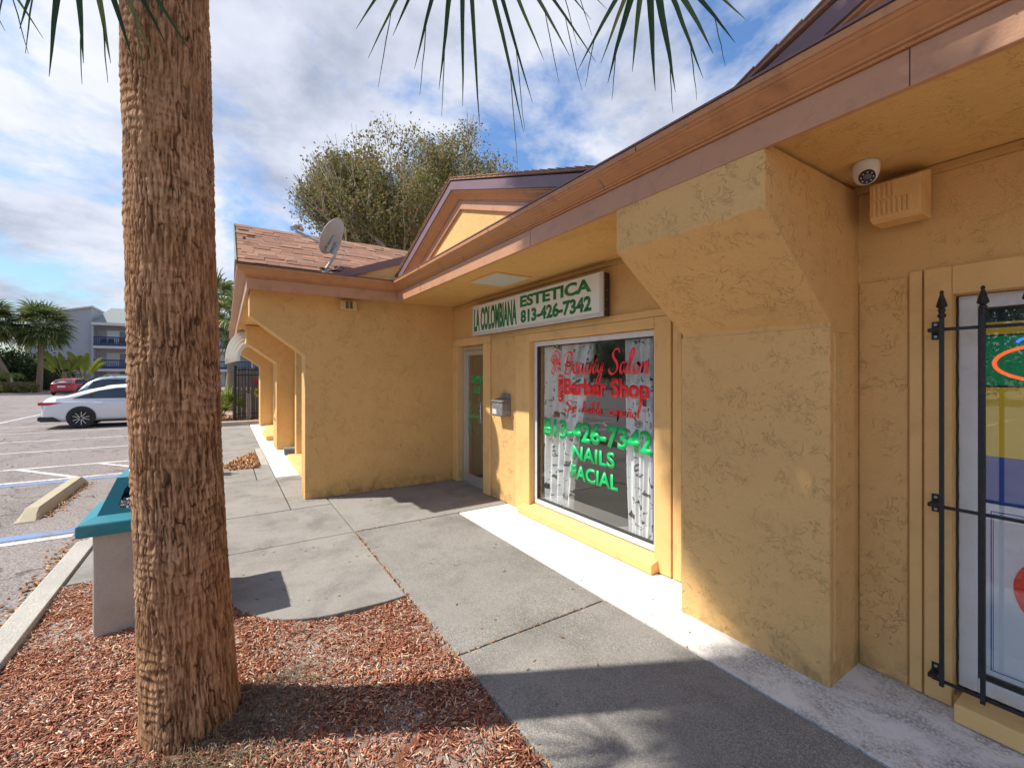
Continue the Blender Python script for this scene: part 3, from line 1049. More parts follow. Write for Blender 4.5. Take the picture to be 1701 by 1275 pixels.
# pediment over the side wall, in the side wall's plane
sp_ = MB().prism([(1.08, 2.90), (3.15, 3.676), (5.2, 2.90)], -6.30, -6.035, 'x').build('side_pediment', STUCCO_FINE, bld)
MB().prism([(1.04, 2.905), (1.29, 2.905), (3.15, 3.60), (5.0, 2.905), (5.27, 2.905), (3.15, 3.70)], -6.30, -5.995, 'x').build('side_rake_drip', DRIP, sp_)
MB().prism([(1.55, 2.905), (2.25, 3.06), (2.25, 3.035), (1.7, 2.905)], -6.034, -6.02, 'x').build('step_flashing', TRIM, sp_)
# main roof behind the eaves
MB().add([(-6.1, 2.0, 2.95), (6, 2.0, 2.95), (6, 9, 4.9), (-6.1, 9, 4.9), (-6.1, 2, 2.93), (6, 2, 2.93), (6, 9, 4.88), (-6.1, 9, 4.88)],
         [(0, 1, 2, 3), (4, 7, 6, 5), (0, 4, 5, 1), (1, 5, 6, 2), (2, 6, 7, 3), (3, 7, 4, 0)]).build('main_roof', ROOF_FELT, bld)
MB().box(-18.2, -9.1, .2, 9, 2.94, 2.98).build('wing_flat_roof', ROOF_FELT, bld)

# ---- wing roof: shingles laid one by one on the slope facing us
EX, EZ, RX, RZ = -5.985, 2.945, -7.62, 3.83
wr = MB().add([(EX - .01, .11, EZ - .012), (RX, .11, RZ - .012), (RX, 5.5, RZ - .012), (EX - .01, 5.5, EZ - .012)], [(0, 1, 2, 3)]).build('wing_roof', ROOF_FELT, bld)
sl = Vector((RX - EX, 0, RZ - EZ))
sl_len = sl.length
sl.normalize()
nrm = Vector((-sl.z, 0, sl.x))
nrm = nrm if nrm.z > 0 else -nrm
rows = 14
exp_ = sl_len / rows
shapes = []
for wd in (.13, .17, .21, .25):
    me = bpy.data.meshes.new('shingle')
    t = .010
    vs = [(0, 0, 0), (wd - .004, 0, 0), (wd - .004, exp_ * 1.25, -.004), (0, exp_ * 1.25, -.004)]
    vs = vs + [(a, b, c + t) for a, b, c in vs]
    me.from_pydata(vs, [], [(3, 2, 1, 0), (4, 5, 6, 7), (0, 1, 5, 4), (1, 2, 6, 5), (2, 3, 7, 6), (3, 0, 4, 7)])
    me.materials.append(SHINGLE)
    shapes.append((wd, me))
rot = Matrix((Vector((0, 1, 0)), sl, nrm)).transposed().to_4x4()
org = ORG[bld.name]
for r_ in range(rows):
    y = .115 - random.random() * .15
    base = Vector((EX, 0, EZ)) + sl * (exp_ * r_)
    while y < 4.4:
        wd, me = random.choice(shapes)
        lift = random.choice((.0, .0, .004, .008))
        if y + wd > .12 and y < (.98 if r_ == 0 else 3.4 if r_ > 3 else 2.6 + .3 * r_):
            o = bpy.data.objects.new('shingle', me)
            COL.objects.link(o)
            o.parent = wr
            yy = max(y, .105)
            o.matrix_local = Matrix.Translation(base + nrm * (.004 + lift) + Vector((0, yy, 0)) - org) @ rot
        y += wd
MB().prism([(.092, 0), (.108, 0), (.108, .05), (.092, .05)], 0, sl_len, 'x').xform(Matrix.Translation(Vector((EX, 0, EZ - .02))) @ Matrix((sl, Vector((0, 1, 0)), nrm)).transposed().to_4x4()).build('rake_edge', simple('verdigris_edge', (.25, .32, .27), .6), wr)

# ---- shop door
dr = MB().box(-6.245, -6.18, 3.12, 3.19, .004, 2.08).box(-5.485, -5.425, 3.12, 3.19, .004, 2.08).box(-6.18, -5.485, 3.12, 3.19, 2.02, 2.08).box(-6.18, -5.485, 3.11, 3.2, .004, .025).build('shop_door', ALU, bld, bevel=.003)
MB().box(-6.178, -6.115, 3.13, 3.17, .03, 2.015).box(-5.55, -5.487, 3.13, 3.17, .03, 2.015).box(-6.115, -5.55, 3.13, 3.17, .03, .14).box(-6.115, -5.55, 3.13, 3.17, 1.945, 2.015).build('door_leaf', ALU, dr, bevel=.003)
MB().box(-6.115, -5.55, 3.148, 3.154, .14, 1.945).build('pane', GLASS, dr)
MB().tube([(-5.60, 3.13, .95), (-5.60, 3.085, .95), (-5.60, 3.085, 1.25), (-5.60, 3.13, 1.25)], .011, 8).build('handle', ALU, dr, True)
MB().box(-6.115, -5.55, 3.165, 3.175, 1.0, 1.045).build('push_bar', VINYL_GREEN, dr)
for (x0, x1, z0, z1) in ((-5.63, -5.56, 1.88, 1.94), (-5.64, -5.56, 1.56, 1.61), (-5.64, -5.56, 1.43, 1.54)):
    MB().box(x0, x1, 3.1435, 3.1465, z0, z1).build('sticker', PAPER, dr)

# ---- shop window
wn = MB().box(-4.288, -4.235, 3.085, 3.15, .135, 2.04).box(-2.535, -2.482, 3.085, 3.15, .135, 2.04).box(-4.235, -2.535, 3.085, 3.15, 1.985, 2.04).box(-4.235, -2.535, 3.085, 3.15, .135, .19).build('shop_window', WHITE_FRAME, bld, bevel=.004)
MB().box(-4.235, -4.222, 3.092, 3.14, .19, 1.985).box(-2.548, -2.535, 3.092, 3.14, .19, 1.985).box(-4.222, -2.548, 3.092, 3.14, 1.974, 1.985).box(-4.222, -2.548, 3.092, 3.14, .19, .203).build('gasket', CAULK, wn)
MB().box(-4.222, -2.548, 3.108, 3.114, .203, 1.974).build('pane', GLASS, wn)
MB().prism([(2.935, .008), (2.935, .085), (3.09, .131), (3.09, .008)], -4.42, -2.435, 'x').build('sill', TRIM, wn, bevel=.006)

# ---- neighbour's window behind the bars
wn2 = MB().box(-.652, -.585, 3.085, 3.15, .10, 2.042).box(1.18, 1.245, 3.085, 3.15, .10, 2.042).box(-.585, 1.18, 3.085, 3.15, 1.975, 2.042).box(-.585, 1.18, 3.085, 3.15, .10, .17).build('neighbour_window', WHITE_FRAME, bld, bevel=.004)
MB().box(-.585, -.575, 3.095, 3.14, .17, 1.975).box(-.575, 1.18, 3.095, 3.14, .17, .18).box(-.575, 1.18, 3.095, 3.14, 1.965, 1.975).build('gasket', CAULK, wn2)
MB().box(-.575, 1.18, 3.108, 3.114, .18, 1.965).build('pane', GLASS, wn2)
MB().box(-.63, 1.3, 2.90, 3.085, .008, .095).build('sill', TRIM, wn2, bevel=.007)
# caulk line down the frame
MB().tube([(-.657, 3.083, z_) if k % 2 else (-.653, 3.081, z_) for k, z_ in enumerate(np.linspace(.12, 2.03, 34))], .004, 5).build('caulk_line', CAULK, wn2)

# ---- rooms behind the glass
rm = MB()
rm.box(-6.5, -1.5, 7.2, 7.3, -.05, 2.7).box(-6.6, -6.5, 3.3, 7.3, -.05, 2.7).box(-1.5, -1.4, 3.3, 7.3, -.05, 2.7)
rm.box(-5.32, -5.24, 3.3, 5.2, -.05, 2.7)
rm.build('room_wall', DRYWALL, bld)
MB().box(-6.5, -1.5, 3.2, 7.3, -.08, -.01).build('room_floor', TILE, bld)
MB().box(-6.5, 3, 3.28, 7.3, 2.6, 2.68).build('room_ceiling', DRYWALL, bld)
MB().box(-1.4, 3, 5.0, 5.1, -.05, 2.7).box(3, 3.1, 3.3, 5.1, -.05, 2.7).build('room_wall', DRYWALL, bld)
MB().box(-1.4, 3, 3.2, 5.1, -.08, -.01).build('room_floor', TILE, bld)
# ================================================================== LETTERING
def lettering(name, text, x0, x1, z0, z1, y, mat, parent, offset=.0, thick=.0015, shear=0.0):
    """text fitted into a rectangle of the plane facing the street"""
    cu = bpy.data.curves.new(name, 'FONT')
    cu.body = text
    cu.offset = offset
    cu.shear = shear
    cu.resolution_u = 4
    tmp = bpy.data.objects.new(name, cu)
    COL.objects.link(tmp)
    bpy.context.view_layer.update()
    me = bpy.data.meshes.new_from_object(tmp.evaluated_get(bpy.context.evaluated_depsgraph_get()))
    bpy.data.objects.remove(tmp)
    bpy.data.curves.remove(cu)
    co = np.empty(len(me.vertices) * 3)
    me.vertices.foreach_get('co', co)
    co = co.reshape(-1, 3)
    mn, mx = co.min(0), co.max(0)
    out = np.empty_like(co)
    o_ = ORG[parent.name]
    out[:, 0] = x0 + (co[:, 0] - mn[0]) / (mx[0] - mn[0]) * (x1 - x0) - o_.x
    out[:, 1] = y - o_.y
    out[:, 2] = z0 + (co[:, 1] - mn[1]) / (mx[1] - mn[1]) * (z1 - z0) - o_.z
    me.vertices.foreach_set('co', out.ravel())
    me.update()
    me.name = name
    ob = link(name, me, mat, parent)
    sol = ob.modifiers.new('solid', 'SOLIDIFY')
    sol.thickness = thick
    sol.offset = 0
    return ob


GLY = {
    'B': ([[(.10, .02), (.16, .45), (.24, .92)], [(-.02, .78), (.12, .98), (.38, 1.02), (.52, .86), (.42, .62), (.22, .52), (.46, .50), (.56, .26), (.42, .02), (.16, -.02), (.02, .12)]], .62),
    'S': ([[(.56, .84), (.48, 1.0), (.28, 1.0), (.16, .82), (.26, .60), (.42, .44), (.46, .20), (.30, .0), (.08, .0), (-.04, .16), (.06, .24)]], .62),
    'e': ([[(0, .14), (.2, .24), (.3, .38), (.2, .47), (.07, .32), (.10, .08), (.26, .01), (.44, .18)]], .40),
    'a': ([[(.31, .40), (.17, .46), (.03, .26), (.09, .02), (.24, .14), (.34, .44), (.31, .10), (.38, .02), (.50, .17)]], .46),
    'u': ([[(0, .18), (.09, .44), (.06, .10), (.15, .01), (.28, .2), (.36, .44), (.33, .10), (.40, .02), (.52, .17)]], .48),
    't': ([[(0, .17), (.14, .5), (.21, .82), (.10, .2), (.16, .01), (.34, .17)], [(.0, .54), (.34, .60)]], .32),
    'y': ([[(0, .18), (.08, .44), (.06, .14), (.15, .06), (.28, .24), (.36, .44), (.29, -.1), (.16, -.44), (.02, -.34), (.18, -.06), (.5, .18)]], .48),
    'l': ([[(0, .15), (.18, .5), (.28, .92), (.19, 1.0), (.10, .7), (.09, .16), (.17, .01), (.34, .17)]], .30),
    'o': ([[(.22, .46), (.04, .29), (.08, .03), (.25, .04), (.34, .28), (.22, .45), (.32, .34), (.46, .34)]], .42),
    'n': ([[(.02, .40), (.08, .44), (.05, .02), (.10, .24), (.23, .45), (.31, .34), (.28, .08), (.35, .01), (.47, .17)]], .44),
    'h': ([[(0, .15), (.18, .55), (.24, .96), (.15, .94), (.06, .02), (.12, .26), (.25, .45), (.33, .32), (.30, .08), (.37, .01), (.49, .17)]], .46),
    'b': ([[(0, .15), (.16, .55), (.22, .96), (.13, .92), (.08, .12), (.2, .01), (.33, .2), (.25, .44), (.12, .32)], [(.29, .36), (.44, .30)]], .42),
    's': ([[(0, .1), (.18, .48), (.27, .16), (.15, .01), (.03, .08)], [(.2, .03), (.38, .17)]], .36),
    'p': ([[(.0, .2), (.10, .46), (.04, -.42), (.10, .22), (.24, .45), (.34, .25), (.22, .02), (.09, .10)], [(.25, .03), (.44, .17)]], .42),
    '~': ([[(.02, .40), (.08, .44), (.05, .02), (.10, .24), (.23, .45), (.31, .34), (.28, .08), (.35, .01), (.47, .17)], [(.06, .60), (.14, .68), (.26, .60), (.36, .68)]], .44),
}


def catmull(pts, n=7):
    P_ = [Vector(p) for p in pts]
    P_ = [P_[0] * 2 - P_[1]] + P_ + [P_[-1] * 2 - P_[-2]]
    out = []
    for i in range(1, len(P_) - 2):
        for k in range(n):
            t = k / n
            a, b, c, d = P_[i - 1], P_[i], P_[i + 1], P_[i + 2]
            out.append(.5 * ((2 * b) + (c - a) * t + (2 * a - 5 * b + 4 * c - d) * t * t + (3 * b - a - 3 * c + d) * t ** 3))
    out.append(P_[-2])
    return out


def ribbon(m, pts, wid, y, T, pen=math.radians(35), lo=.35):
    """flat brush stroke; T maps 2-D to (x,z)"""
    L_, R_ = [], []
    n = len(pts)
    for i, p in enumerate(pts):
        d = (pts[min(i + 1, n - 1)] - pts[max(i - 1, 0)])
        if d.length < 1e-6:
            d = Vector((1, 0))
        d.normalize()
        w_ = wid * (lo + (1 - lo) * abs(math.sin(math.atan2(d.y, d.x) - pen))) * min(1, .35 + 3 * min(i, n - 1 - i) / n)
        nn = Vector((-d.y, d.x)) * w_ * .5
        L_.append(p + nn)
        R_.append(p - nn)
    vs = []
    for a, b in zip(L_, R_):
        for p in (a, b):
            x, z = T(p)
            vs.append((x, y, z))
    k = len(vs)
    vs += [(x, y + .0015, z) for x, _, z in vs]
    fs = []
    for i in range(n - 1):
        a = 2 * i
        fs += [(a, a + 1, a + 3, a + 2), (k + a, k + a + 2, k + a + 3, k + a + 1), (a, a + 2, k + a + 2, k + a), (a + 1, k + a + 1, k + a + 3, a + 3)]
    m.add(vs, fs)


def script_word(word, x0, x1, zbase, h, y, wid, name, mat, parent, shear=.18):
    total = sum(GLY[c][1] for c in word)
    k = (x1 - x0) / total
    m = MB()
    pen_x = 0
    for c in word:
        for st_ in GLY[c][0]:
            pts_ = catmull([(px + pen_x, pz) for px, pz in st_])
            ribbon(m, pts_, wid, y, lambda p: (x0 + (p.x + shear * p.y * h / k * .5) * k, zbase + p.y * h))
        pen_x += GLY[c][1]
    return m.build(name, mat, parent)


# window vinyl (on the outside of the pane)
VY = 3.1055
script_word('Beauty', -3.76, -3.15, 1.665, .225, VY, .125, 'script_lettering', VINYL_RED, wn)
script_word('Salon', -3.08, -2.60, 1.665, .225, VY, .135, 'script_lettering', VINYL_RED, wn)
lettering('window_lettering', 'Barber Shop', -3.755, -2.595, 1.385, 1.615, VY, VINYL_RED, wn, .036)
script_word('Se', -3.74, -3.56, 1.26, .115, VY, .17, 'script_lettering', VINYL_RED, wn)
script_word('habla', -3.47, -3.17, 1.26, .115, VY, .125, 'script_lettering', VINYL_RED, wn)
script_word('espa~ol', -3.08, -2.70, 1.26, .115, VY, .125, 'script_lettering', VINYL_RED, wn)
lettering('window_lettering', '813-426-7342', -4.12, -2.565, .945, 1.165, VY, VINYL_GREEN, wn, .04)
lettering('window_lettering', 'NAILS', -3.62, -3.005, .755, .908, VY, VINYL_GREEN, wn, .034)
lettering('window_lettering', 'FACIAL', -3.645, -2.965, .55, .702, VY, VINYL_GREEN, wn, .034)
# red line-art: a lady's head and a barber pole
em = MB()
T1 = lambda p: (-3.99 + p.x * .16, 1.655 + p.y * .26)
for st_ in ([(.85, .95), (.5, 1.0), (.2, .85), (.1, .6), (.3, .45), (.22, .3)], [(.85, .95), (1.0, .75), (.9, .55), (1.02, .42), (.9, .36), (.9, .22), (.68, .16)], [(.6, .95), (.45, .7), (.6, .5), (.5, .3), (.62, .1)],
            [(.35, .9), (.28, .68), (.42, .5), (.35, .25), (.45, .02)], [(.2, .3), (.1, .15), (.25, .0)], [(.75, .9), (.62, .72), (.74, .55), (.7, .4)], [(.78, .62), (.9, .64)], [(.82, .44), (.93, .45)]):
    ribbon(em, catmull(st_), .10, VY, T1)
em.build('lady_emblem', VINYL_RED, wn)
em = MB()
T2 = lambda p: (-3.865 + p.x * .09, 1.365 + p.y * .275)
for st_ in ([(.15, .2), (.15, .8)], [(.85, .2), (.85, .8)], [(.05, .8), (.5, .82), (.95, .8)], [(.05, .2), (.5, .18), (.95, .2)], [(.1, .84), (.2, .96), (.5, 1.0), (.8, .96), (.9, .84)], [(.1, .16), (.2, .05), (.5, 0), (.8, .05), (.9, .16)],
            [(.15, .28), (.85, .42)], [(.15, .42), (.85, .56)], [(.15, .56), (.85, .70)], [(.15, .66), (.85, .79)]):
    ribbon(em, catmull(st_), .13, VY, T2, lo=.8)
em.build('barber_pole_emblem', VINYL_RED, wn)
# door vinyl
DY = 3.1455
# (too small in the photograph to read: rows of letter-sized strokes)
def strokes(x0, x1, z0, z1, n, gap=.28):
    m_ = MB()
    st = (x1 - x0) / n
    for k in range(n):
        a_ = x0 + k * st
        w_ = st * (1 - gap)
        m_.box(a_, a_ + w_ * .38, DY, DY + .0012, z0, z1)
        m_.box(a_ + w_ * .38, a_ + w_, DY, DY + .0012, *((z0, lerp_(z0, z1, .28)) if k % 3 == 0 else (lerp_(z0, z1, .72), z1) if k % 3 == 1 else (lerp_(z0, z1, .36), lerp_(z0, z1, .64))))
        if k % 2:
            m_.box(a_ + w_ * .66, a_ + w_, DY + .00005, DY + .0011, z0 + .002, z1 - .002)
    return m_.build('door_lettering', VINYL_GREEN, dr)


lerp_ = lambda a, b, t: a + (b - a) * t
strokes(-5.99, -5.63, 1.53, 1.635, 8, .16)
strokes(-5.95, -5.70, 1.385, 1.475, 5, .16)
for k in range(7):
    strokes(-6.07, -5.98, 1.27 - k * .082, 1.315 - k * .082, 3, .2)
    strokes(-5.80, -5.73, 1.26 - k * .082, 1.295 - k * .082, 2, .3)

# ================================================================== LIGHT-BOX SIGN
sgn = thing('light_box_sign', 'long white light box sign with green lettering above the salon door and window', 'sign', (-4.25, 3.0, 2.2))
MB().box(-5.552, -2.987, 2.948, 3.016, 2.197, 2.605).build('case', BROWN_METAL, sgn, bevel=.006)
MB().box(-5.556, -2.982, 2.925, 2.947, 2.599, 2.609).box(-5.556, -2.982, 2.925, 2.947, 2.193, 2.233).box(-5.556, -5.530, 2.925, 2.947, 2.233, 2.599).box(-3.028, -2.982, 2.925, 2.947, 2.233, 2.599).build('retainer', SIGN_EDGE, sgn, bevel=.004)
MB().box(-5.530, -3.028, 2.933, 2.9465, 2.233, 2.599).build('face', SIGN_FACE, sgn)
lettering('lettering', 'LA COLOMBIANA', -5.512, -4.432, 2.250, 2.565, 2.9315, SIGN_GREEN, sgn, .04)
lettering('lettering', 'ESTETICA', -4.357, -3.141, 2.445, 2.578, 2.9315, SIGN_GREEN, sgn, .04)
lettering('lettering', '813-426-7342', -4.347, -3.141, 2.258, 2.413, 2.9315, SIGN_GREEN, sgn, .042)
for k in range(4):
    MB().lathe([(.004, 0), (.004, .003)], (-2.9865, 2.965 + .012 * (k % 3), 2.26 + .09 * k), 8, 'x').build('rivet', GREY_METAL, sgn)

# ---- recessed soffit light
sl_ = thing('soffit_light', 'flat frosted square light panel set into the soffit above the sign', 'light', (-4.2, 2.57, SZ))
MB().box(-4.515, -3.93, 2.335, 2.80, SZ - .012, SZ - .001).build('frame', TRIM, sl_, bevel=.003)
MB().box(-4.49, -3.955, 2.36, 2.775, SZ - .016, SZ - .0125).build('lens', LIGHT_PANEL, sl_)

# ---- mailbox
mb = thing('mailbox', 'small weathered grey metal mailbox on the wall between door and window', 'mailbox', (-4.95, 3.03, 1.12))
PAPER_WORN = simple('torn_sticker', (.62, .62, .62), .7, .5, 60, dirt=.7, dcol=(.2, .2, .2), ds=50)
MAILM = simple('scuffed_grey_metal', (.22, .22, .23), .5, .3, 22, .2, 60, metal=.3, dirt=.6, dcol=(.52, .52, .52), ds=26)
MB().prism([(3.033, 1.125), (2.915, 1.125), (2.905, 1.14), (2.905, 1.31), (3.033, 1.345)], -4.98, -4.72, 'x').build('box', MAILM, mb, bevel=.006)
MB().prism([(3.033, 1.352), (2.893, 1.318), (2.893, 1.306), (2.9035, 1.307), (3.033, 1.3465)], -4.99, -4.71, 'x').build('lid', MAILM, mb, bevel=.002)
MB().box(-4.92, -4.73, 3.018, 3.032, 1.345, 1.415).build('back_plate', MAILM, mb, bevel=.003)
MB().box(-4.96, -4.86, 2.9035, 2.9048, 1.15, 1.215).build('worn_sticker', PAPER_WORN, mb)

# ================================================================== NEIGHBOUR'S FRONT
gd = thing('window_guard', 'black wrought iron window guard with spear finials bolted over the neighbouring window', 'window guard', (0, 2.95, .14))
posts = [-.678, -.538, -.398, -.258, -.118, .022, .162, .302, .442, .582, .722, .862, 1.002, 1.142, 1.282]
for X in posts:
    p_ = MB().box(X - .0085, X + .0085, 2.922, 2.939, .135, 1.93).build('bar', BLACK_IRON, gd, bevel=.002)
    MB().lathe([(.010, 1.928), (.016, 1.93), (.016, 1.945), (.011, 1.947), (.011, 1.957), (.015, 1.959), (.015, 1.968), (.010, 1.972), (.022, 1.984), (.018, 2.0), (.010, 2.03), (.006, 2.045), (.009, 2.050), (.006, 2.058), (.001, 2.062)], (X, 2.9305, 0), 8).build('finial', BLACK_IRON, p_)
for z in (1.872, 1.005, .155):
    MB().box(-.70, 1.30, 2.9395, 2.947, z - .008, z + .008).build('rail', BLACK_IRON, gd, bevel=.0015)
    bk_ = MB().box(-.735, -.70, 2.947, 3.017, z - .009, z + .009).box(-.735, -.702, 3.011, 3.0175, z - .045, z + .045).build('wall_bracket', BLACK_IRON, gd, bevel=.002)
    for dz in (-.03, .03):
        MB().lathe([(.007, 3.004), (.007, 3.011)], (-.718, 0, z + dz), 6, 'y').build('bolt', GREY_METAL, bk_)

# ---- banners and neon inside the neighbour's glass
bn = thing('flag_banner', 'green yellow and blue banner behind the barred window', 'banner', (0, 3.13, 1.0))
MB().box(-.574, 1.17, 3.128, 3.131, 1.845, 1.905).build('stripe', FLAG_Y, bn)
MB().box(-.574, 1.17, 3.128, 3.131, 1.905, 1.965).build('stripe', INK_BLACK, bn)
MB().box(-.574, 1.17, 3.128, 3.131, 1.60, 1.838).build('stripe', FLAG_G, bn)
MB().box(-.574, 1.17, 3.127, 3.1275, 1.59, 1.60).build('stripe', INK_BLACK, bn)
MB().box(-.574, 1.17, 3.128, 3.131, 1.255, 1.59).build('stripe', FLAG_Y, bn)
MB().box(-.574, 1.17, 3.128, 3.131, 1.03, 1.2545).build('stripe', FLAG_B, bn)
MB().box(-.574, 1.17, 3.127, 3.1275, 1.838, 1.845).build('stripe', INK_BLACK, bn)
po = thing('white_poster', 'white poster with thin blue border and large red heart in the barred window', 'poster', (0, 3.13, .5))
MB().box(-.572, 1.0, 3.128, 3.131, .19, 1.025).build('sheet', POSTER_W, po)
MB().box(-.548, .97, 3.1265, 3.1275, .985, .990).box(-.548, .97, 3.1265, 3.1275, .215, .219).box(-.548, -.544, 3.1265, 3.1275, .219, .985).build('border', INK_BLUE, po)
MB().box(-.540, -.538, 3.1265, 3.1275, .225, .978).box(-.538, .96, 3.1265, 3.1275, .976, .978).build('border', INK_BLUE, po)
hp = []
for k in range(96):
    a = 2 * math.pi * k / 96
    hx = 16 * math.sin(a) ** 3
    hz = 13 * math.cos(a) - 5 * math.cos(2 * a) - 2 * math.cos(3 * a) - math.cos(4 * a)
    hp.append((-.082 + hx * .0245, .555 + hz * .0245))
MB().prism(hp, 3.1255, 3.1275, 'y').build('heart', POSTER_R, po)
nr_ = thing('neon_open_sign', 'oval orange neon ring sign behind the barred window', 'neon sign', (-.33, 3.12, 1.6))
ring = [(-.33 + .205 * math.cos(a), 3.121, 1.705 + .088 * math.sin(a)) for a in np.linspace(0, 2 * math.pi, 49)]
MB().tube(ring, .0085, 6, False).build('ring_tube', NEON_R, nr_)
MB().tube([(-.43 + .03 * math.cos(a), 3.119, 1.80 + .02 * math.sin(a)) for a in np.linspace(0, math.pi, 9)], .007, 6).build('letter_tube', NEON_B, nr_)

# ---- dome camera under the soffit
dc = thing('security_camera', 'white dome security camera under the soffit near the corner', 'camera', (-.905, 2.70, SZ))
MB().lathe([(.052, SZ - .0005), (.056, SZ - .012), (.057, SZ - .035), (.054, SZ - .06), (.047, SZ - .082), (.036, SZ - .098), (.02, SZ - .107), (.004, SZ - .110)], (-.905, 2.70, 0), 28).build('housing', WHITE_PLASTIC, dc, True)
look = Vector((.35, -.75, -.62)).normalized()
eye = MB().lathe([(.001, .0), (.030, .0), (.034, .004), (.034, .020), (.030, .024), (.027, .020), (.001, .018)], (0, 0, 0), 24)
rotq = look.to_track_quat('Z', 'Y').to_matrix().to_4x4()
eye.xform(Matrix.Translation(Vector((-.905, 2.70, SZ - .058)) + look * .033) @ rotq)
ey = eye.build('eye_ring', BLACK_PLASTIC, dc, True)
l2 = MB().lathe([(.001, .0), (.021, .0), (.019, .004), (.012, .006), (.001, .007)], (0, 0, 0), 20)
l2.xform(Matrix.Translation(Vector((-.905, 2.70, SZ - .058)) + look * .052) @ rotq)
l2.build('lens', LENS, ey, True)
for k in range(8):
    a = k * math.pi / 4
    d = MB().lathe([(.003, 0), (.003, .002)], (.024 * math.cos(a), .024 * math.sin(a), 0), 6)
    d.xform(Matrix.Translation(Vector((-.905, 2.70, SZ - .058)) + look * .0535) @ rotq)
    d.build('infrared_lamp', WHITE_PLASTIC, ey)

# ---- vent hoods
def vent(name, label, face_x, x0, x1, y0, y1, z0, z1, axis):
    t_ = thing(name, label, 'vent', ((x0 + x1) / 2, (y0 + y1) / 2, z0))
    return t_


vh = thing('vent_hood', 'tan louvred vent box on the wall beside the dome camera', 'vent', (-.84, 3.0, 2.45))
MB().prism([(3.011, 2.70), (2.85, 2.642), (2.85, 2.462), (2.885, 2.445), (3.011, 2.445)], -.94, -.735, 'x').build('hood', TRIM, vh, bevel=.004)
for r_, (n_, z0, z1) in enumerate(((5, 2.563, 2.628), (8, 2.475, 2.545))):
    for k in range(n_):
        X = -.925 + k * .0205
        MB().prism([(X, z0), (X + .003, z0 - .004), (X + .011, z0 - .004), (X + .014, z0), (X + .014, z1), (X + .011, z1 + .004), (X + .003, z1 + .004), (X, z1)], 2.842, 2.853, 'y').build('louvre', TRIM, vh, bevel=.003)
v2 = thing('side_vent', 'small cream louvred vent box high on the side wall under the eave', 'vent', (-6.36, 1.42, 2.53))
CREAMV = simple('cream_vent', (.62, .44, .21), .7, .1, 10)
MB().box(XW, -6.30, 1.315, 1.525, 2.535, 2.663).build('box', CREAMV, v2, bevel=.004)
for k in range(2):
    for j in range(6):
        MB().box(-6.301, -6.294, 1.375 + k * .055, 1.415 + k * .055, 2.555 + j * .017, 2.566 + j * .017).build('louvre', BROWN_METAL, v2)

# ================================================================== CURTAINS
def curtain(name, label, x_top, x_bot, z0, z1, y, seed):
    rr = random.Random(seed)
    NU, NV = 90, 40
    vs, uv, fs = [], [], []
    ph = [rr.uniform(0, 6.28) for _ in range(4)]
    for j in range(NV + 1):
        t = j / NV
        z = z0 + (z1 - z0) * t
        e = t ** 1.6
        xa = x_bot[0] + (x_top[0] - x_bot[0]) * e
        xb = x_bot[1] + (x_top[1] - x_bot[1]) * e
        for i in range(NU + 1):
            s = i / NU
            f = .022 * math.sin(s * 30 + ph[0] + .6 * t) + .014 * math.sin(s * 61 + ph[1] - t) + .01 * math.sin(5 * t + s * 9 + ph[2])
            vs.append((xa + (xb - xa) * s + .006 * math.sin(9 * t + s * 20), y + f, z))
            uv.append((s, t * 1.5))
    for j in range(NV):
        for i in range(NU):
            a = j * (NU + 1) + i
            fs.append((a, a + 1, a + NU + 2, a + NU + 1))
    me = bpy.data.meshes.new(name)
    me.from_pydata(vs, [], fs)
    ul = me.uv_layers.new(name='UVMap')
    for lp in me.loops:
        ul.data[lp.index].uv = (uv[lp.vertex_index][0] * (1 if seed % 2 else 1), uv[lp.vertex_index][1])
    o = link(name, me, CURTAIN, None, True)
    sd = o.modifiers.new('cloth', 'SOLIDIFY')
    sd.thickness = .0012
    return tag(o, label, 'curtain', 'birch print curtains in the salon window')


curtain('curtain', 'birch print curtain at the left of the salon window, gathered inwards', (-4.24, -3.36), (-4.21, -3.70), .06, 2.03, 3.18, 3)
curtain('curtain', 'birch print curtain hanging straight at the right of the salon window', (-2.95, -2.50), (-2.92, -2.50), .06, 2.03, 3.18, 8)
rod = MB().tube([(-4.27, 3.18, 2.035), (-2.50, 3.18, 2.035)], .012, 8)
tag(rod.build('curtain_rod', ALU, None, True), 'thin curtain rod at the head of the salon window', 'rod')
bench = thing('waiting_bench', 'pale low bench inside the salon window', 'bench', (-3.2, 5.2, 0))
MB().box(-3.9, -2.6, 5.0, 5.4, .40, .46).build('seat', DRYWALL, bench, bevel=.01)
for x_ in (-3.8, -2.7):
    MB().box(x_ - .03, x_ + .03, 5.05, 5.35, -.01, .40).build('leg', GREY_METAL, bench)

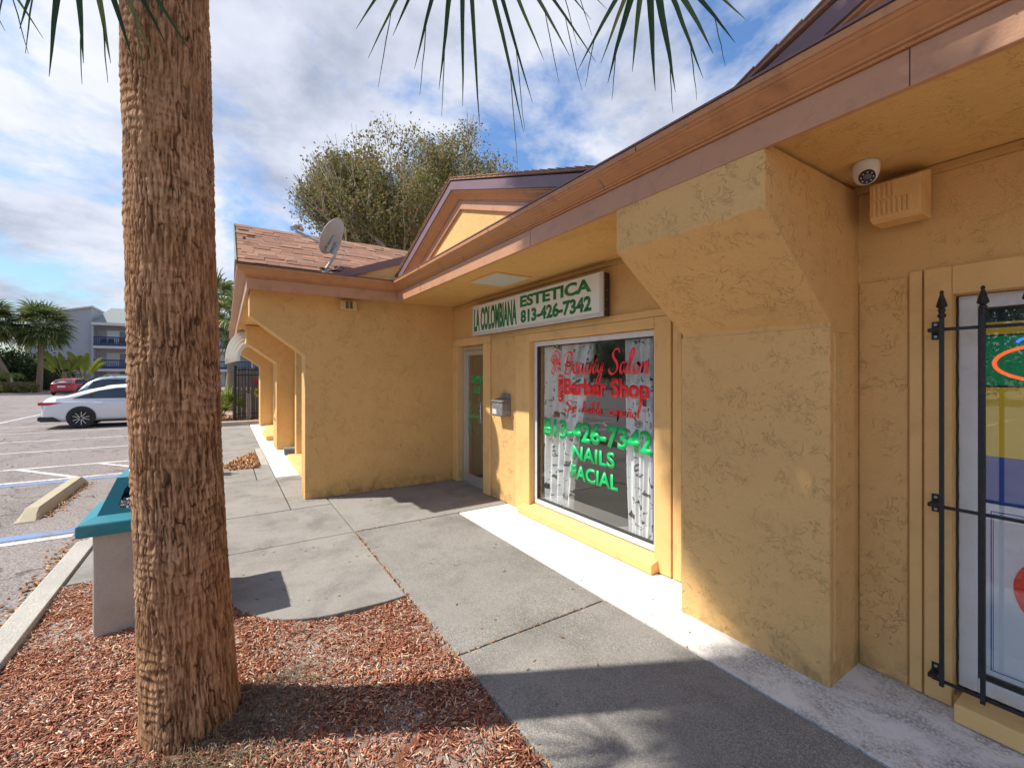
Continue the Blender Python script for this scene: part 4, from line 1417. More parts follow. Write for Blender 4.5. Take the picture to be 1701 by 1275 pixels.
# ================================================================== SATELLITE DISH
sd_ = thing('satellite_dish', 'grey satellite dish with feed arm on the edge of the shingled roof', 'satellite dish', (-6.12, 1.07, 2.97))
foot = Vector((-6.12, 1.06, 2.975))
MB().box(foot.x - .07, foot.x + .05, foot.y - .06, foot.y + .06, foot.z - .015, foot.z + .012).build('foot_plate', GREY_METAL, sd_, bevel=.004)
mtop = Vector((-6.10, 1.20, 3.20))
MB().tube([foot, foot + Vector((0, .02, .02)), mtop, mtop + Vector((.0, .0, .13))], .019, 10).build('mast', GREY_METAL, sd_, True)
hub = Vector((-6.11, 1.23, 3.42))
face = Vector((-.62, -.70, .52)).normalized()          # towards the satellite
dm = MB()
prof_d = []
R_D = .235
for k in range(11):
    r_ = R_D * k / 10
    prof_d.append((max(r_, .001), .16 * (r_ / R_D) ** 2 * .38))
prof_d += [(R_D + .006, .062), (R_D + .006, .055)] + [(max(R_D * k / 10, .001), .16 * (k / 10) ** 2 * .38 - .006) for k in range(10, -1, -1)]
dm.lathe(prof_d, (0, 0, 0), 36, 'z', False)
dm.v = [(x * .88, y * 1.04, z) for x, y, z in dm.v]
dmx = Matrix.Translation(hub + face * .03) @ face.to_track_quat('Z', 'Y').to_matrix().to_4x4()
dm.xform(dmx)
ds_ = dm.build('reflector', DISH_M, sd_, True)
bb = MB().box(-.075, .075, -.20, .02, -.05, -.004).box(-.03, .03, -.19, -.03, -.09, -.05)
bb.xform(dmx)
bb.build('mount_bracket', GREY_METAL, ds_, bevel=.004)
bolts = MB()
a0 = hub + Vector((.0, -.02, -.12))
lnb = hub + Vector((-.02, -.42, -.005)) + face * .10
MB().tube([a0, lnb], .017, 4).build('feed_arm', GREY_METAL, sd_)
fe = MB().box(-.085, .085, -.022, .022, -.03, .03).xform(Matrix.Translation(lnb + Vector((0, .01, .05))) @ Euler((.3, 0, .6)).to_matrix().to_4x4()).build('feed_block', GREY_METAL, sd_, bevel=.006)
for k in (-1, 0, 1):
    MB().lathe([(.022, 0), (.026, .02), (.026, .06)], (k * .055, 0, 0), 10).xform(Matrix.Translation(lnb + Vector((0, .01, .06))) @ (-face).to_track_quat('Z', 'Y').to_matrix().to_4x4()).build('feed_horn', DISH_M, fe, True)
CABLE = simple('white_cable', (.66, .65, .62), .5)
c1 = catmull3 = None


def cat3(pts, n=8):
    P_ = [Vector(p) for p in pts]
    P_ = [P_[0] * 2 - P_[1]] + P_ + [P_[-1] * 2 - P_[-2]]
    out = []
    for i in range(1, len(P_) - 2):
        for k in range(n):
            t = k / n
            a, b, c, d = P_[i - 1], P_[i], P_[i + 1], P_[i + 2]
            out.append(.5 * ((2 * b) + (c - a) * t + (2 * a - 5 * b + 4 * c - d) * t * t + (3 * b - a - 3 * c + d) * t ** 3))
    out.append(P_[-2])
    return out


MB().tube(cat3([a0, a0 + Vector((.04, .12, -.05)), mtop + Vector((.05, .09, -.02)), foot + Vector((.06, .16, .06)), foot + Vector((.05, .04, .02))]), .005, 6).build('cable', CABLE, sd_, True)
MB().tube(cat3([foot + Vector((.03, -.02, .02)), foot + Vector((.03, -.16, .09)), foot + Vector((.02, -.32, .12)), foot + Vector((.0, -.42, .10)), foot + Vector((-.02, -.46, .03))]), .004, 6).build('cable', CABLE, sd_, True)

# ================================================================== LITTER BIN
bn_ = thing('litter_bin', 'beige litter bin with teal hooded lid standing in the mulch behind the palm', 'litter bin', (-4.1, -.38, 0))
MB().prism([(-4.37, -.655), (-3.805, -.655), (-3.805, -.09), (-4.37, -.09)], -.03, .665, 'z').build('body', BIN_M, bn_, bevel=.018, seg=3)
lid = MB()
ring0 = lambda x0, x1, y0, y1, z: [(x0, y0, z), (x1, y0, z), (x1, y1, z), (x0, y1, z)]
lid.add(ring0(-4.44, -3.745, -.725, -.03, .635) + ring0(-4.44, -3.745, -.725, -.03, .715) + ring0(-4.36, -3.82, -.645, -.11, .745),
        [(3, 2, 1, 0), (0, 1, 5, 4), (1, 2, 6, 5), (2, 3, 7, 6), (3, 0, 4, 7), (4, 5, 9, 8), (5, 6, 10, 9), (6, 7, 11, 10), (7, 4, 8, 11), (8, 9, 10, 11)])
ld = lid.build('lid', TEAL, bn_, bevel=.014, seg=3)
# hood: four raking corner legs and a flat top, open on two sides
hood = MB()
zb_, zt_ = .735, .965
bx0, bx1, by0, by1 = -4.355, -3.825, -.64, -.115
tx0, tx1, ty0, ty1 = -4.27, -3.91, -.55, -.20


def lerp(a, b, t):
    return a + (b - a) * t


def hood_pt(x_, y_, t):      # x_,y_ in 0..1 across the hood, t height
    return (lerp(lerp(bx0, tx0, t), lerp(bx1, tx1, t), x_), lerp(lerp(by0, ty0, t), lerp(by1, ty1, t), y_), lerp(zb_, zt_, t))


def wall_with_hole(m, side):
    f = {'+x': lambda u, t, d: hood_pt(1 - d, u, t), '-x': lambda u, t, d: hood_pt(d, 1 - u, t), '+y': lambda u, t, d: hood_pt(1 - u, 1 - d, t), '-y': lambda u, t, d: hood_pt(u, d, t)}[side]
    hole = []
    for k in range(20):
        a = 2 * math.pi * k / 20 + math.pi / 4 * 0
        cu_, su_ = math.cos(a), math.sin(a)
        e = .35
        hole.append((.5 + .33 * math.copysign(abs(cu_) ** e, cu_), .47 + .33 * math.copysign(abs(su_) ** e, su_)))
    outer = []
    for (u, t) in hole:
        du, dt = u - .5, t - .47
        k = min((.5 / abs(du)) if abs(du) > 1e-6 else 9, ((.53 if dt > 0 else .47) / abs(dt)) if abs(dt) > 1e-6 else 9)
        outer.append((.5 + du * k, .47 + dt * k))
    # make sure the corners are reached
    cor = [(1, 1), (0, 1), (0, 0), (1, 0)]
    for c_ in cor:
        j = min(range(20), key=lambda i: (outer[i][0] - c_[0]) ** 2 + (outer[i][1] - c_[1]) ** 2)
        outer[j] = c_
    n = 20
    vs = [f(u, t, 0) for u, t in outer] + [f(u, t, 0) for u, t in hole] + [f(u, t, .06) for u, t in hole] + [f(u, t, .06) for u, t in outer]
    fs = []
    for k in range(n):
        j = (k + 1) % n
        fs += [(k, j, n + j, n + k), (n + k, n + j, 2 * n + j, 2 * n + k), (2 * n + k, 2 * n + j, 3 * n + j, 3 * n + k)]
    m.add(vs, fs)


for s_ in ('+x', '-x', '+y', '-y'):
    wall_with_hole(hood, s_)
hood.add([hood_pt(0, 0, 1), hood_pt(1, 0, 1), hood_pt(1, 1, 1), hood_pt(0, 1, 1)] + [(x, y, z + .0) for x, y, z in [hood_pt(.0, .0, .94), hood_pt(1., .0, .94), hood_pt(1., 1., .94), hood_pt(.0, 1., .94)]],
         [(0, 1, 2, 3), (7, 6, 5, 4)])
hood.build('hood', TEAL, ld)
bagm = MB()
NB = 26
vs, fs = [], []
for j in range(NB):
    for i in range(NB):
        u, v = i / (NB - 1), j / (NB - 1)
        z = .735 + .075 * (math.sin(math.pi * u) * math.sin(math.pi * v)) + random.gauss(0, .010) + .015 * math.sin(9 * u + 6 * v)
        vs.append((lerp(-4.34, -3.84, u), lerp(-.62, -.135, v), max(z, .725)))
for j in range(NB - 1):
    for i in range(NB - 1):
        a = j * NB + i
        fs.append((a, a + 1, a + NB + 1, a + NB))
bagm.add(vs, fs)
bagm.build('bin_bag', BAG, bn_)
tray = MB().lathe([(.125, .966), (.135, .970), (.14, .985), (.13, .992), (.115, .990), (.10, .976), (.001, .974)], (-4.09, -.375, 0), 28)
tray.build('ash_tray', PAPER, bn_, True)
cup = MB().lathe([(.03, 0), (.042, .11), (.044, .112), (.040, .11), (.028, .004)], (0, 0, 0), 18).xform(Matrix.Translation((-3.93, -.36, .80)) @ Euler((1.3, .3, .4)).to_matrix().to_4x4())
tag(cup.build('paper_cup', PAPER, None, True), 'crumpled white paper cup inside the litter bin', 'cup')

bn_.location.y -= .055

# ---- sign post behind the palm
pp = thing('sign_post', 'thin grey green metal sign post at the edge of the accessible bay', 'post', (-9.45, -1.28, 0))
MB().box(-9.475, -9.425, -1.305, -1.255, -.02, 2.15).build('post', LOT_GREEN, pp, bevel=.004)
MB().box(-9.60, -9.30, -1.310, -1.306, 1.55, 2.05).build('plate', PLATE, pp)

# ---- meter box on the walk, doorsteps
ub = thing('utility_box', 'small dark grey box lying on the white strip by the wing wall', 'box', (-10.2, 1.1, 0))
MB().box(-10.35, -10.12, 1.02, 1.24, .007, .11).build('case', simple('dark_grey_plastic', (.09, .10, .11), .5, .2, 12), ub, bevel=.01)
MB().box(-10.37, -10.10, 1.0, 1.26, .111, .145).build('cover', simple('mid_grey_plastic', (.16, .17, .18), .5, .2, 12), ub, bevel=.01)
for (x0, x1) in ((-14.2, -12.6),):
    st_ = MB().box(x0, x1, .86, 1.29, .006, .12).build('door_step', TRIM, None, bevel=.012)
    tag(st_, 'tan painted step at the farther wing door', 'step')
irr = MB().lathe([(.028, 0), (.028, .012), (.02, .014), (.012, .010), (.001, .010)], (-3.28, .98, -.02), 16)
tag(irr.build('sprinkler_head', BLACK_PLASTIC, None, True), 'black round sprinkler head set in the mulch at the slab corner', 'sprinkler')
# ================================================================== PALM IN FRONT
def vnoise(nu, nv, U, V_):
    """value noise on a grid, periodic in U; U,V_ in 0..1 arrays"""
    g_ = rng.random((nv + 2, nu))
    x, y = U * nu, V_ * nv
    i0 = np.floor(x).astype(int)
    j0 = np.floor(y).astype(int)
    fx, fy = x - i0, y - j0
    fx = fx * fx * (3 - 2 * fx)
    fy = fy * fy * (3 - 2 * fy)
    i0 %= nu
    i1 = (i0 + 1) % nu
    return (g_[j0, i0] * (1 - fx) + g_[j0, i1] * fx) * (1 - fy) + (g_[j0 + 1, i0] * (1 - fx) + g_[j0 + 1, i1] * fx) * fy


palm = thing('palm_tree', 'tall palm with fibrous ringed brown trunk in the mulch bed near the camera', 'tree', (PALM.x, PALM.y, 0))
NT, NZ = 400, 950
ZT = 5.1
tt = np.linspace(0, 1, NZ)
U, T_ = np.meshgrid(np.arange(NT) / NT, tt)
Z = -.06 + T_ * (ZT + .06)
wob = (vnoise(5, 40, U, T_) - .5) * 1.0 + (vnoise(11, 80, U, T_) - .5) * .55
ringp = Z / .042 + wob * 1.6 + (vnoise(40, 130, U, T_) - .5) * .5
rf_ = ringp - np.floor(ringp)
ringid = np.floor(ringp).astype(int)
offs = rng.random(400)
Uo = (U + (vnoise(10, 70, U, T_) - .5) * .009 + offs[ringid % 400] * .0012) % 1.0
fib = vnoise(165, 62, Uo, T_) * .45 + vnoise(230, 170, Uo, T_) * .35 + vnoise(400, 520, U, T_) * .20
fib = np.clip((fib - .27) / .46, 0, 1)
ck = np.abs(vnoise(100, 66, Uo, T_) - .5) * 2
crack = np.clip(1 - ck / .13, 0, 1) * np.clip(vnoise(30, 55, U, T_) * 2.2 - .5, 0, 1)
lump = vnoise(9, 30, U, T_) - .5
saw = np.where(rf_ < .18, rf_ / .18, 1 - (rf_ - .18) / .82 * .85)        # each old leaf base swells then tucks in
ringamp = .22 + .78 * np.clip((vnoise(9, 34, U, T_) - .32) * 2.2, 0, 1)
R0 = np.interp(Z, [-.06, .03, .12, .4, .9, 1.6, 3.0, 4.4, 5.1], [.212, .200, .192, .184, .176, .176, .170, .168, .175])
scar = np.zeros_like(Z)
for (ua, za, ra) in ((.80, 2.06, .05), (.83, 1.72, .055), (.66, 1.95, .045), (.74, 2.75, .06), (.70, .15, .04), (.86, .32, .035), (.78, .62, .03)):
    du = np.minimum(abs(U - ua), 1 - abs(U - ua)) * 2 * math.pi * .21
    scar += np.exp(-((du / ra) ** 2 + ((Z - za) / (ra * .8)) ** 2) * 2.2)
disp = .0055 * (fib - .5) - .008 * crack + .0075 * (saw - .5) * ringamp + .006 * lump - .012 * np.clip(scar, 0, 1)
Rr = R0 + disp
ang = U * 2 * math.pi
lx = np.interp(Z, [0, .5, 1.3, 3.3, 5.1], [.035, .02, .0, -.03, -.05])
ly = np.interp(Z, [0, .5, 1.3, 3.3, 5.1], [.06, .035, .0, -.045, -.08])
V = np.stack([lx + Rr * np.cos(ang), ly + Rr * np.sin(ang), Z], -1).reshape(-1, 3)
idx = np.arange(NZ * NT).reshape(NZ, NT)
F = np.stack([idx[:-1], np.roll(idx[:-1], -1, 1), np.roll(idx[1:], -1, 1), idx[1:]], -1).reshape(-1, 4)
me = np_mesh('trunk', V, F)
at_ = me.attributes.new('fibre_shade', 'FLOAT', 'POINT')
shade_ = np.clip(fib * .62 + .26 * saw * ringamp - .7 * crack - .45 * np.clip(scar, 0, 1) + .08, 0, 1)  # fibre tone plus occlusion painted into cracks, scars and ring grooves
at_.data.foreach_set('value', shade_.astype(np.float32).ravel())
link('trunk', me, BARK_PALM, palm, True)


def fan(hub, axis, up, rad, spread, n, droop, wid, rr, petiole_from=None, irregular=.2):
    """one palmate leaf: folded, tapering segments radiating from the hub, tips drooping and split"""
    axis = Vector(axis).normalized()
    side = axis.cross(Vector(up)).normalized()
    vs, fs = [], []

    def strip(pts_, w0):
        b = len(vs)
        m_ = len(pts_)
        for i, p in enumerate(pts_):
            d = (pts_[min(i + 1, m_ - 1)] - pts_[max(i - 1, 0)]).normalized()
            s = d.cross(Vector(up))
            if s.length < 1e-4:
                s = side.copy()
            s.normalize()
            t = i / (m_ - 1)
            w_ = w0 * (min(1, .45 + 2.2 * t) if t < .3 else 1 - ((t - .3) / .7) ** 1.35) + .0008
            fold = s.cross(d).normalized() * (w_ * .35)
            vs.extend([p - s * w_ + fold, p, p + s * w_ + fold])
        for i in range(m_ - 1):
            a = b + 3 * i
            fs.extend([(a, a + 1, a + 4, a + 3), (a + 1, a + 2, a + 5, a + 4)])
    for k in range(n):
        f = (k + .5) / n * 2 - 1
        a = f * spread + rr.uniform(-.03, .03)
        d = axis * math.cos(a) + side * math.sin(a)
        L = rad * (1 - .25 * abs(f)) * rr.uniform(1 - irregular, 1.0)
        pts_ = []
        p = Vector(hub)
        m_ = 9
        for i in range(m_):
            pts_.append(p.copy())
            t = i / (m_ - 1)
            dd = (d + Vector((0, 0, -1)) * droop * t ** 1.5 + Vector((rr.uniform(-1, 1), rr.uniform(-1, 1), 0)) * .03).normalized()
            p = p + dd * (L / (m_ - 1))
        strip(pts_, wid * rr.uniform(.75, 1.15))
        if rr.random() < .55:         # loose thread hanging from the split tip
            q0 = pts_[-3]
            th = [q0 + Vector((rr.uniform(-.002, .002), rr.uniform(-.002, .002), -j * L * .045)) + (pts_[-1] - q0) * (j / 9) for j in range(6)]
            strip(th, .0016)
    if petiole_from is not None:
        a0_, b0_ = Vector(petiole_from), Vector(hub)
        mid = (a0_ + b0_) / 2 + Vector((0, 0, .18))
        pt = [a0_, (a0_ + mid) / 2 + Vector((0, 0, .06)), mid, (mid + b0_) / 2 + Vector((0, 0, .03)), b0_]
        tb = MB().tube(pt, [.022, .018, .014, .012, .010], 6)
        b = len(vs)
        vs.extend([Vector(p) for p in tb.v])
        fs.extend([tuple(b + i for i in f_) for f_ in tb.f])
    return vs, fs


crown_c = Vector((PALM.x - .05, PALM.y - .08, 5.0))
rr = random.Random(5)
fr_list = []
# leaves whose hanging blades reach into the top of the view: (hub, axis)
for hub_, ax, rad, spr, n_ in ((Vector((-1.80, .90, 3.92)), Vector((.10, .12, -1)), 1.24, .80, 14),
                               (Vector((-1.36, 1.62, 3.64)), Vector((.22, .12, -1)), .86, .85, 12),
                               (Vector((-2.24, -.47, 3.50)), Vector((.02, -.02, -1)), .84, .75, 12),
                               (Vector((-2.60, -1.05, 3.75)), Vector((-.05, -.1, -1)), 1.0, .75, 11)):
    view = Vector((hub_.x, hub_.y, 0)).normalized()
    fr_list.append((hub_, ax, view, rad, spr, n_, .12))
for k in range(76):
    az_ = k * 2.399 + .3
    el_ = [1.1, .75, .45, .2, .0][k % 5]
    if math.cos(az_) * fwd.x + math.sin(az_) * fwd.y > -.1:
        el_ = max(el_, .75)
    dirv = Vector((math.cos(az_) * math.cos(el_), math.sin(az_) * math.cos(el_), math.sin(el_)))
    pl_ = rr.uniform(.85, 1.25)
    pl_ = pl_ * (.45 if k % 4 == 3 else 1.0)
    hub_ = crown_c + dirv * pl_ + Vector((0, 0, -.18 * (1 - math.sin(el_))))
    upv = Vector((0, 0, 1)) if el_ < .9 else Vector((-math.cos(az_), -math.sin(az_), .2))
    fr_list.append((hub_, (dirv + Vector((0, 0, -.25))), upv, rr.uniform(.75, .95), 2.2, 44, .55))
for (hub_, ax, upv, rad, spr, n_, dp) in fr_list:
    vs, fs = fan(hub_, ax, upv, rad, spr, n_, dp, .015 if dp < .2 else .026, rr, crown_c + Vector((rr.uniform(-.1, .1), rr.uniform(-.1, .1), -.1)))
    MB().add(vs, fs).build('frond', FROND, palm)
# boots of cut leaf bases round the top of the trunk
for k in range(14):
    a = k * 2.4
    b0 = crown_c + Vector((.2 * math.cos(a), .2 * math.sin(a), -.55 + .035 * k))
    MB().tube([b0 - Vector((0, 0, .12)), b0 + Vector((.06 * math.cos(a), .06 * math.sin(a), .05)), b0 + Vector((.16 * math.cos(a), .16 * math.sin(a), .2))], [.05, .045, .03], 6).build('leaf_base', BARK_FAR, palm)


# ================================================================== TREES
def leaf_cloud(name, centres, per, spread, size, mat, parent, seed=1, aspect=.55):
    """many small leaf faces scattered round the twig ends"""
    r_ = np.random.default_rng(seed)
    C = np.repeat(np.array(centres), per, 0)
    n = len(C)
    P_ = C + r_.normal(0, 1, (n, 3)) * np.array(spread)
    d = r_.normal(0, 1, (n, 3))
    d /= np.linalg.norm(d, axis=1)[:, None]
    e = r_.normal(0, 1, (n, 3))
    s = np.cross(d, e)
    s /= np.linalg.norm(s, axis=1)[:, None] + 1e-9
    L = r_.uniform(.55, 1.25, n)[:, None] * size
    tip = P_ + d * L
    mid = P_ + d * L * .5
    bend = np.cross(d, s) * L * .12
    V = np.stack([P_, mid + s * L * aspect * .5 + bend, tip, mid - s * L * aspect * .5 + bend], 1).reshape(-1, 3)
    F = np.arange(n * 4).reshape(n, 4)
    org_ = ORG[parent.name]
    V = V - np.array([org_.x, org_.y, org_.z])
    return link(name, np_mesh(name, V, F), mat, parent, False)


def branch_tree(t_, base, height, spread_r, seed, leaf_mat, stems=6, leaf=.13, per=7, fanout=.75, levels=4, bark=BARK):
    """stems fork upwards; leaves sit on the outer twigs only, so sky shows through the fan of limbs"""
    r_ = random.Random(seed)
    wood = MB()
    tips = []

    def inside(p):
        return ((p[0] - base_.x) / spread_r) ** 2 + ((p[1] - base_.y) / spread_r) ** 2 + ((p[2] - base_.z - height * .58) / (height * .44)) ** 2 < 1.0

    base_ = Vector(base)

    def grow(p, d, L, rad, lv):
        n = 4
        pts_ = [p]
        q_ = p
        if lv > 1 and not inside(p):
            return
        for i in range(n):
            d = (d + Vector((r_.uniform(-1, 1), r_.uniform(-1, 1), r_.uniform(-.3, .5))) * .10 + Vector((0, 0, .02))).normalized()
            q_ = q_ + d * (L / n)
            pts_.append(q_)
            if lv >= levels - 2:
                tips.append(tuple(q_ + Vector((r_.uniform(-1, 1), r_.uniform(-1, 1), r_.uniform(-1, 1))) * .25))
        wood.tube(pts_, [rad * (1 - .12 * i) for i in range(n + 1)], 5 if lv < 2 else 4 if lv < 3 else 3, False)
        if lv >= levels:
            return
        for k in range(r_.choice((2, 3, 3)) if lv < levels - 1 else 3):
            nd = (d + Vector((r_.uniform(-1, 1), r_.uniform(-1, 1), r_.uniform(-.35, .6))) * .48).normalized()
            grow(pts_[r_.choice((2, 3, 4, 4))], nd, L * r_.uniform(.62, .85), rad * .58, lv + 1)
    base = Vector(base)
    fork = base + Vector((0, 0, height * .16))
    wood.tube([base, base + Vector((0, 0, height * .08)), fork], [height * .032, height * .026, height * .024], 9)
    for s in range(stems):
        a = 2 * math.pi * s / stems + r_.uniform(-.3, .3)
        out = fanout * (r_.uniform(.35, 1.0) if s else .1)
        grow(fork, Vector((math.cos(a) * out, math.sin(a) * out, 1)).normalized(), height * .265, height * .015, 0)
    wood.build('trunk', bark, t_, True)
    # keep the crown inside a dome
    top = base + Vector((0, 0, height))
    cl = []
    for p in tips:
        e_ = ((p[0] - base.x) / spread_r) ** 2 + ((p[1] - base.y) / spread_r) ** 2 + ((p[2] - base.z - height * .58) / (height * .44)) ** 2
        if e_ < 1.0 + .12 * math.sin(p[1] * 3.1 + p[2] * 2.3):
            cl.append(p)
    leaf_cloud('crown', cl, per, (.22, .22, .20), leaf, leaf_mat, t_, seed)
    return t_


tr_ = thing('oak_tree', 'large bare-limbed oak with thin olive foliage rising behind the shingled roof', 'tree', (-22.9, 9.2, 0))
branch_tree(tr_, (-22.9, 9.2, 0), 14.6, 6.4, 11, LEAF_OAK, stems=20, leaf=.15, per=9, fanout=1.3, levels=5)
# ================================================================== CARS
def interp(x, xs, ys):
    return float(np.interp(x, xs, ys))


def make_car(name, label, loc, rotz, paint_m, kind='sedan', group=None):
    t_ = thing(name, label, 'car', loc, rotz, group, world_coords=False)
    if kind == 'sedan':
        Lr, Lf, W = -2.44, 2.46, .915
        top = ([-2.44, -2.40, -2.30, -1.95, -1.5, -.9, .9, 1.35, 2.0, 2.35, 2.46], [.80, 1.00, 1.045, 1.055, 1.03, .96, .95, .98, .84, .70, .58])
        roof = ([-2.0, -1.75, -1.25, -.75, -.15, .4, .85, 1.35], [1.05, 1.10, 1.29, 1.405, 1.45, 1.43, 1.28, .98])
        belt, wheels, wr_ = .93, (-1.38, 1.44), .335
    elif kind == 'suv':
        Lr, Lf, W = -2.35, 2.45, .93
        top = ([-2.35, -2.30, -2.2, -.9, .9, 1.3, 2.1, 2.38, 2.45], [.75, 1.02, 1.06, 1.04, 1.02, 1.06, .98, .85, .62])
        roof = ([-2.26, -2.05, -1.7, -1.2, -.2, .4, .75, 1.3], [1.06, 1.42, 1.66, 1.71, 1.72, 1.69, 1.55, 1.06])
        belt, wheels, wr_ = 1.02, (-1.40, 1.42), .36
    else:
        Lr, Lf, W = -2.0, 2.05, .86
        top = ([-2.0, -1.96, -1.85, -.9, .9, 1.25, 1.8, 2.0, 2.05], [.70, .98, 1.02, .98, .96, .98, .86, .72, .55])
        roof = ([-1.9, -1.7, -1.35, -.8, -.1, .35, .7, 1.2], [1.02, 1.22, 1.42, 1.48, 1.49, 1.46, 1.32, .98])
        belt, wheels, wr_ = .95, (-1.22, 1.28), .31

    def halfw(x):
        e = min((x - Lr) / .45, (Lf - x) / .6, 1)
        return W * (.80 + .20 * math.sin(max(e, 0) * math.pi / 2))

    def bottom(x):
        e = min((x - Lr) / .3, (Lf - x) / .3, 1)
        return .30 - .10 * e
    st = np.linspace(Lr, Lf, 33)
    prof = lambda x: [(0, bottom(x)), (halfw(x) * .86, bottom(x)), (halfw(x) * .965, bottom(x) + .07), (halfw(x) * .985, .50), (halfw(x) * 1.0, .66), (halfw(x) * .985, min(belt - .05, interp(x, *top) - .09)), (halfw(x) * .93, min(belt, interp(x, *top) - .03)), (halfw(x) * .72, interp(x, *top) - .004), (0, interp(x, *top) + .012)]
    m_ = MB()
    vs, fs = [], []
    for x in st:
        h = prof(x)
        ring_ = [(x, y, z) for y, z in h] + [(x, -y, z) for y, z in h[-2:0:-1]]
        vs += ring_
    n = len(ring_)
    for i in range(len(st) - 1):
        for j in range(n):
            fs.append((i * n + j, i * n + (j + 1) % n, (i + 1) * n + (j + 1) % n, (i + 1) * n + j))
    fs += [tuple(range(n)), tuple(range((len(st) - 1) * n, len(st) * n))]
    m_.add(vs, fs)
    body = m_.build('body', paint_m, t_, True)
    body.modifiers.new('sub', 'SUBSURF').render_levels = 1
    # greenhouse
    zt_ = max(roof[1])

    def cab_y(z):
        return W * .955 - (z - belt + .03) * .44

    cb = MB()
    vs, fs = [], []
    xs_ = np.linspace(roof[0][0], roof[0][-1], 25)
    for x in xs_:
        z = interp(x, *roof)
        zz_ = max(z, belt - .02)
        h = [(cab_y(belt - .03), belt - .03), (cab_y(lerp(belt, zz_, .5)), lerp(belt, zz_, .5)), (cab_y(zz_ - .06) if zz_ > belt + .1 else cab_y(zz_), zz_ - .06 if zz_ > belt + .1 else zz_ - .01), (cab_y(zz_) * .86, zz_ - .012), (cab_y(zz_) * .45, zz_ + .012), (0, zz_ + .018)]
        ring_ = [(x, y, zq) for y, zq in h] + [(x, -y, zq) for y, zq in h[-2::-1]]
        vs += ring_
    n = len(ring_)
    for i in range(len(xs_) - 1):
        for j in range(n - 1):
            fs.append((i * n + j, i * n + j + 1, (i + 1) * n + j + 1, (i + 1) * n + j))
    cb.add(vs, fs)
    cabin = cb.build('cabin', paint_m, t_, True)
    # side glass
    def side_poly(pts_, name, mat, par, off=.008):
        for s in (1, -1):
            m2 = MB()
            v_ = [(x, s * (cab_y(z) + off), z) for x, z in pts_] + [(x, s * (cab_y(z) + off - .012), z) for x, z in pts_]
            k = len(pts_)
            f_ = [tuple(range(k)), tuple(range(2 * k - 1, k - 1, -1))] + [(i, i + k, (i + 1) % k + k, (i + 1) % k) for i in range(k)]
            m2.add(v_, f_).build(name, mat, par)
    if kind == 'sedan':
        side_poly([(-1.62, belt + .06), (-1.30, belt + .19), (-.98, belt + .31), (-.5, belt + .40), (.1, belt + .42), (.5, belt + .37), (1.06, belt + .05), (.9, belt + .03)], 'window_trim', TRIM_BLK, cabin, .007)
        side_poly([(-1.48, belt + .07), (-1.24, belt + .17), (-1.17, belt + .20), (-1.17, belt + .055)], 'quarter_glass', CAR_GLASS, cabin, .011)
        side_poly([(-1.13, belt + .055), (-1.13, belt + .22), (-.95, belt + .29), (-.5, belt + .375), (-.22, belt + .395), (-.22, belt + .05)], 'side_glass', CAR_GLASS, cabin, .011)
        side_poly([(-.10, belt + .05), (-.10, belt + .395), (.1, belt + .395), (.45, belt + .35), (.92, belt + .07)], 'side_glass', CAR_GLASS, cabin, .011)
        rear = [(-1.93, 1.075), (-1.30, 1.30), (-.85, 1.405)]
    elif kind == 'suv':
        side_poly([(-2.02, belt + .06), (-1.78, belt + .50), (-1.5, belt + .58), (.35, belt + .58), (1.05, belt + .06)], 'window_trim', TRIM_BLK, cabin, .007)
        side_poly([(-1.95, belt + .09), (-1.74, belt + .47), (-1.5, belt + .54), (-1.15, belt + .545), (-1.15, belt + .08)], 'side_glass', CAR_GLASS, cabin, .011)
        side_poly([(-1.03, belt + .08), (-1.03, belt + .545), (-.2, belt + .55), (-.2, belt + .08)], 'side_glass', CAR_GLASS, cabin, .011)
        side_poly([(-.08, belt + .08), (-.08, belt + .55), (.33, belt + .54), (.92, belt + .08)], 'side_glass', CAR_GLASS, cabin, .011)
        rear = [(-2.24, 1.12), (-2.05, 1.43), (-1.78, 1.63)]
        for s in (1, -1):
            MB().tube([(-1.5, s * .56, 1.70), (-1.4, s * .56, 1.77), (.3, s * .56, 1.77), (.4, s * .56, 1.70)], .016, 6).build('roof_rail', GREY_METAL, cabin)
        for x in (-1.2, .1):
            MB().tube([(x, -.56, 1.775), (x, .56, 1.775)], .014, 6).build('cross_bar', BLACK_PLASTIC, cabin)
    else:
        side_poly([(-1.6, belt + .05), (-1.35, belt + .36), (-.9, belt + .44), (.3, belt + .42), (.9, belt + .05)], 'side_glass', CAR_GLASS, cabin, .010)
        rear = [(-1.86, 1.06), (-1.62, 1.27), (-1.42, 1.385)]
    rg = MB()
    vs = []
    for x, z in rear:
        y_ = cab_y(z) * .84
        vs += [(x - .012, y_, z + .012), (x - .012, -y_, z + .012)]
    rg.add(vs, [(0, 1, 3, 2), (2, 3, 5, 4)]).build('rear_glass', CAR_GLASS, cabin)
    ws = MB()
    fx = [(roof[0][-1] - .03, interp(roof[0][-1] - .03, *roof)), (roof[0][-3] + .05, interp(roof[0][-3] + .05, *roof))]
    vs = []
    for x, z in fx:
        y_ = cab_y(z) * .86
        vs += [(x + .015, y_, z + .022), (x + .015, -y_, z + .022)]
    ws.add(vs, [(0, 1, 3, 2)]).build('windscreen', CAR_GLASS, cabin)

    def body_poly(pts_, name, mat, off=.006, sides=(1, -1), par=body):
        for s in sides:
            m2 = MB()
            v_ = [(x, s * (halfw(x) * .992 + off), z) for x, z in pts_] + [(x, s * (halfw(x) * .992 + off - .05), z) for x, z in pts_]
            k = len(pts_)
            f_ = [tuple(range(k)), tuple(range(2 * k - 1, k - 1, -1))] + [(i, i + k, (i + 1) % k + k, (i + 1) % k) for i in range(k)]
            m2.add(v_, f_).build(name, mat, par)
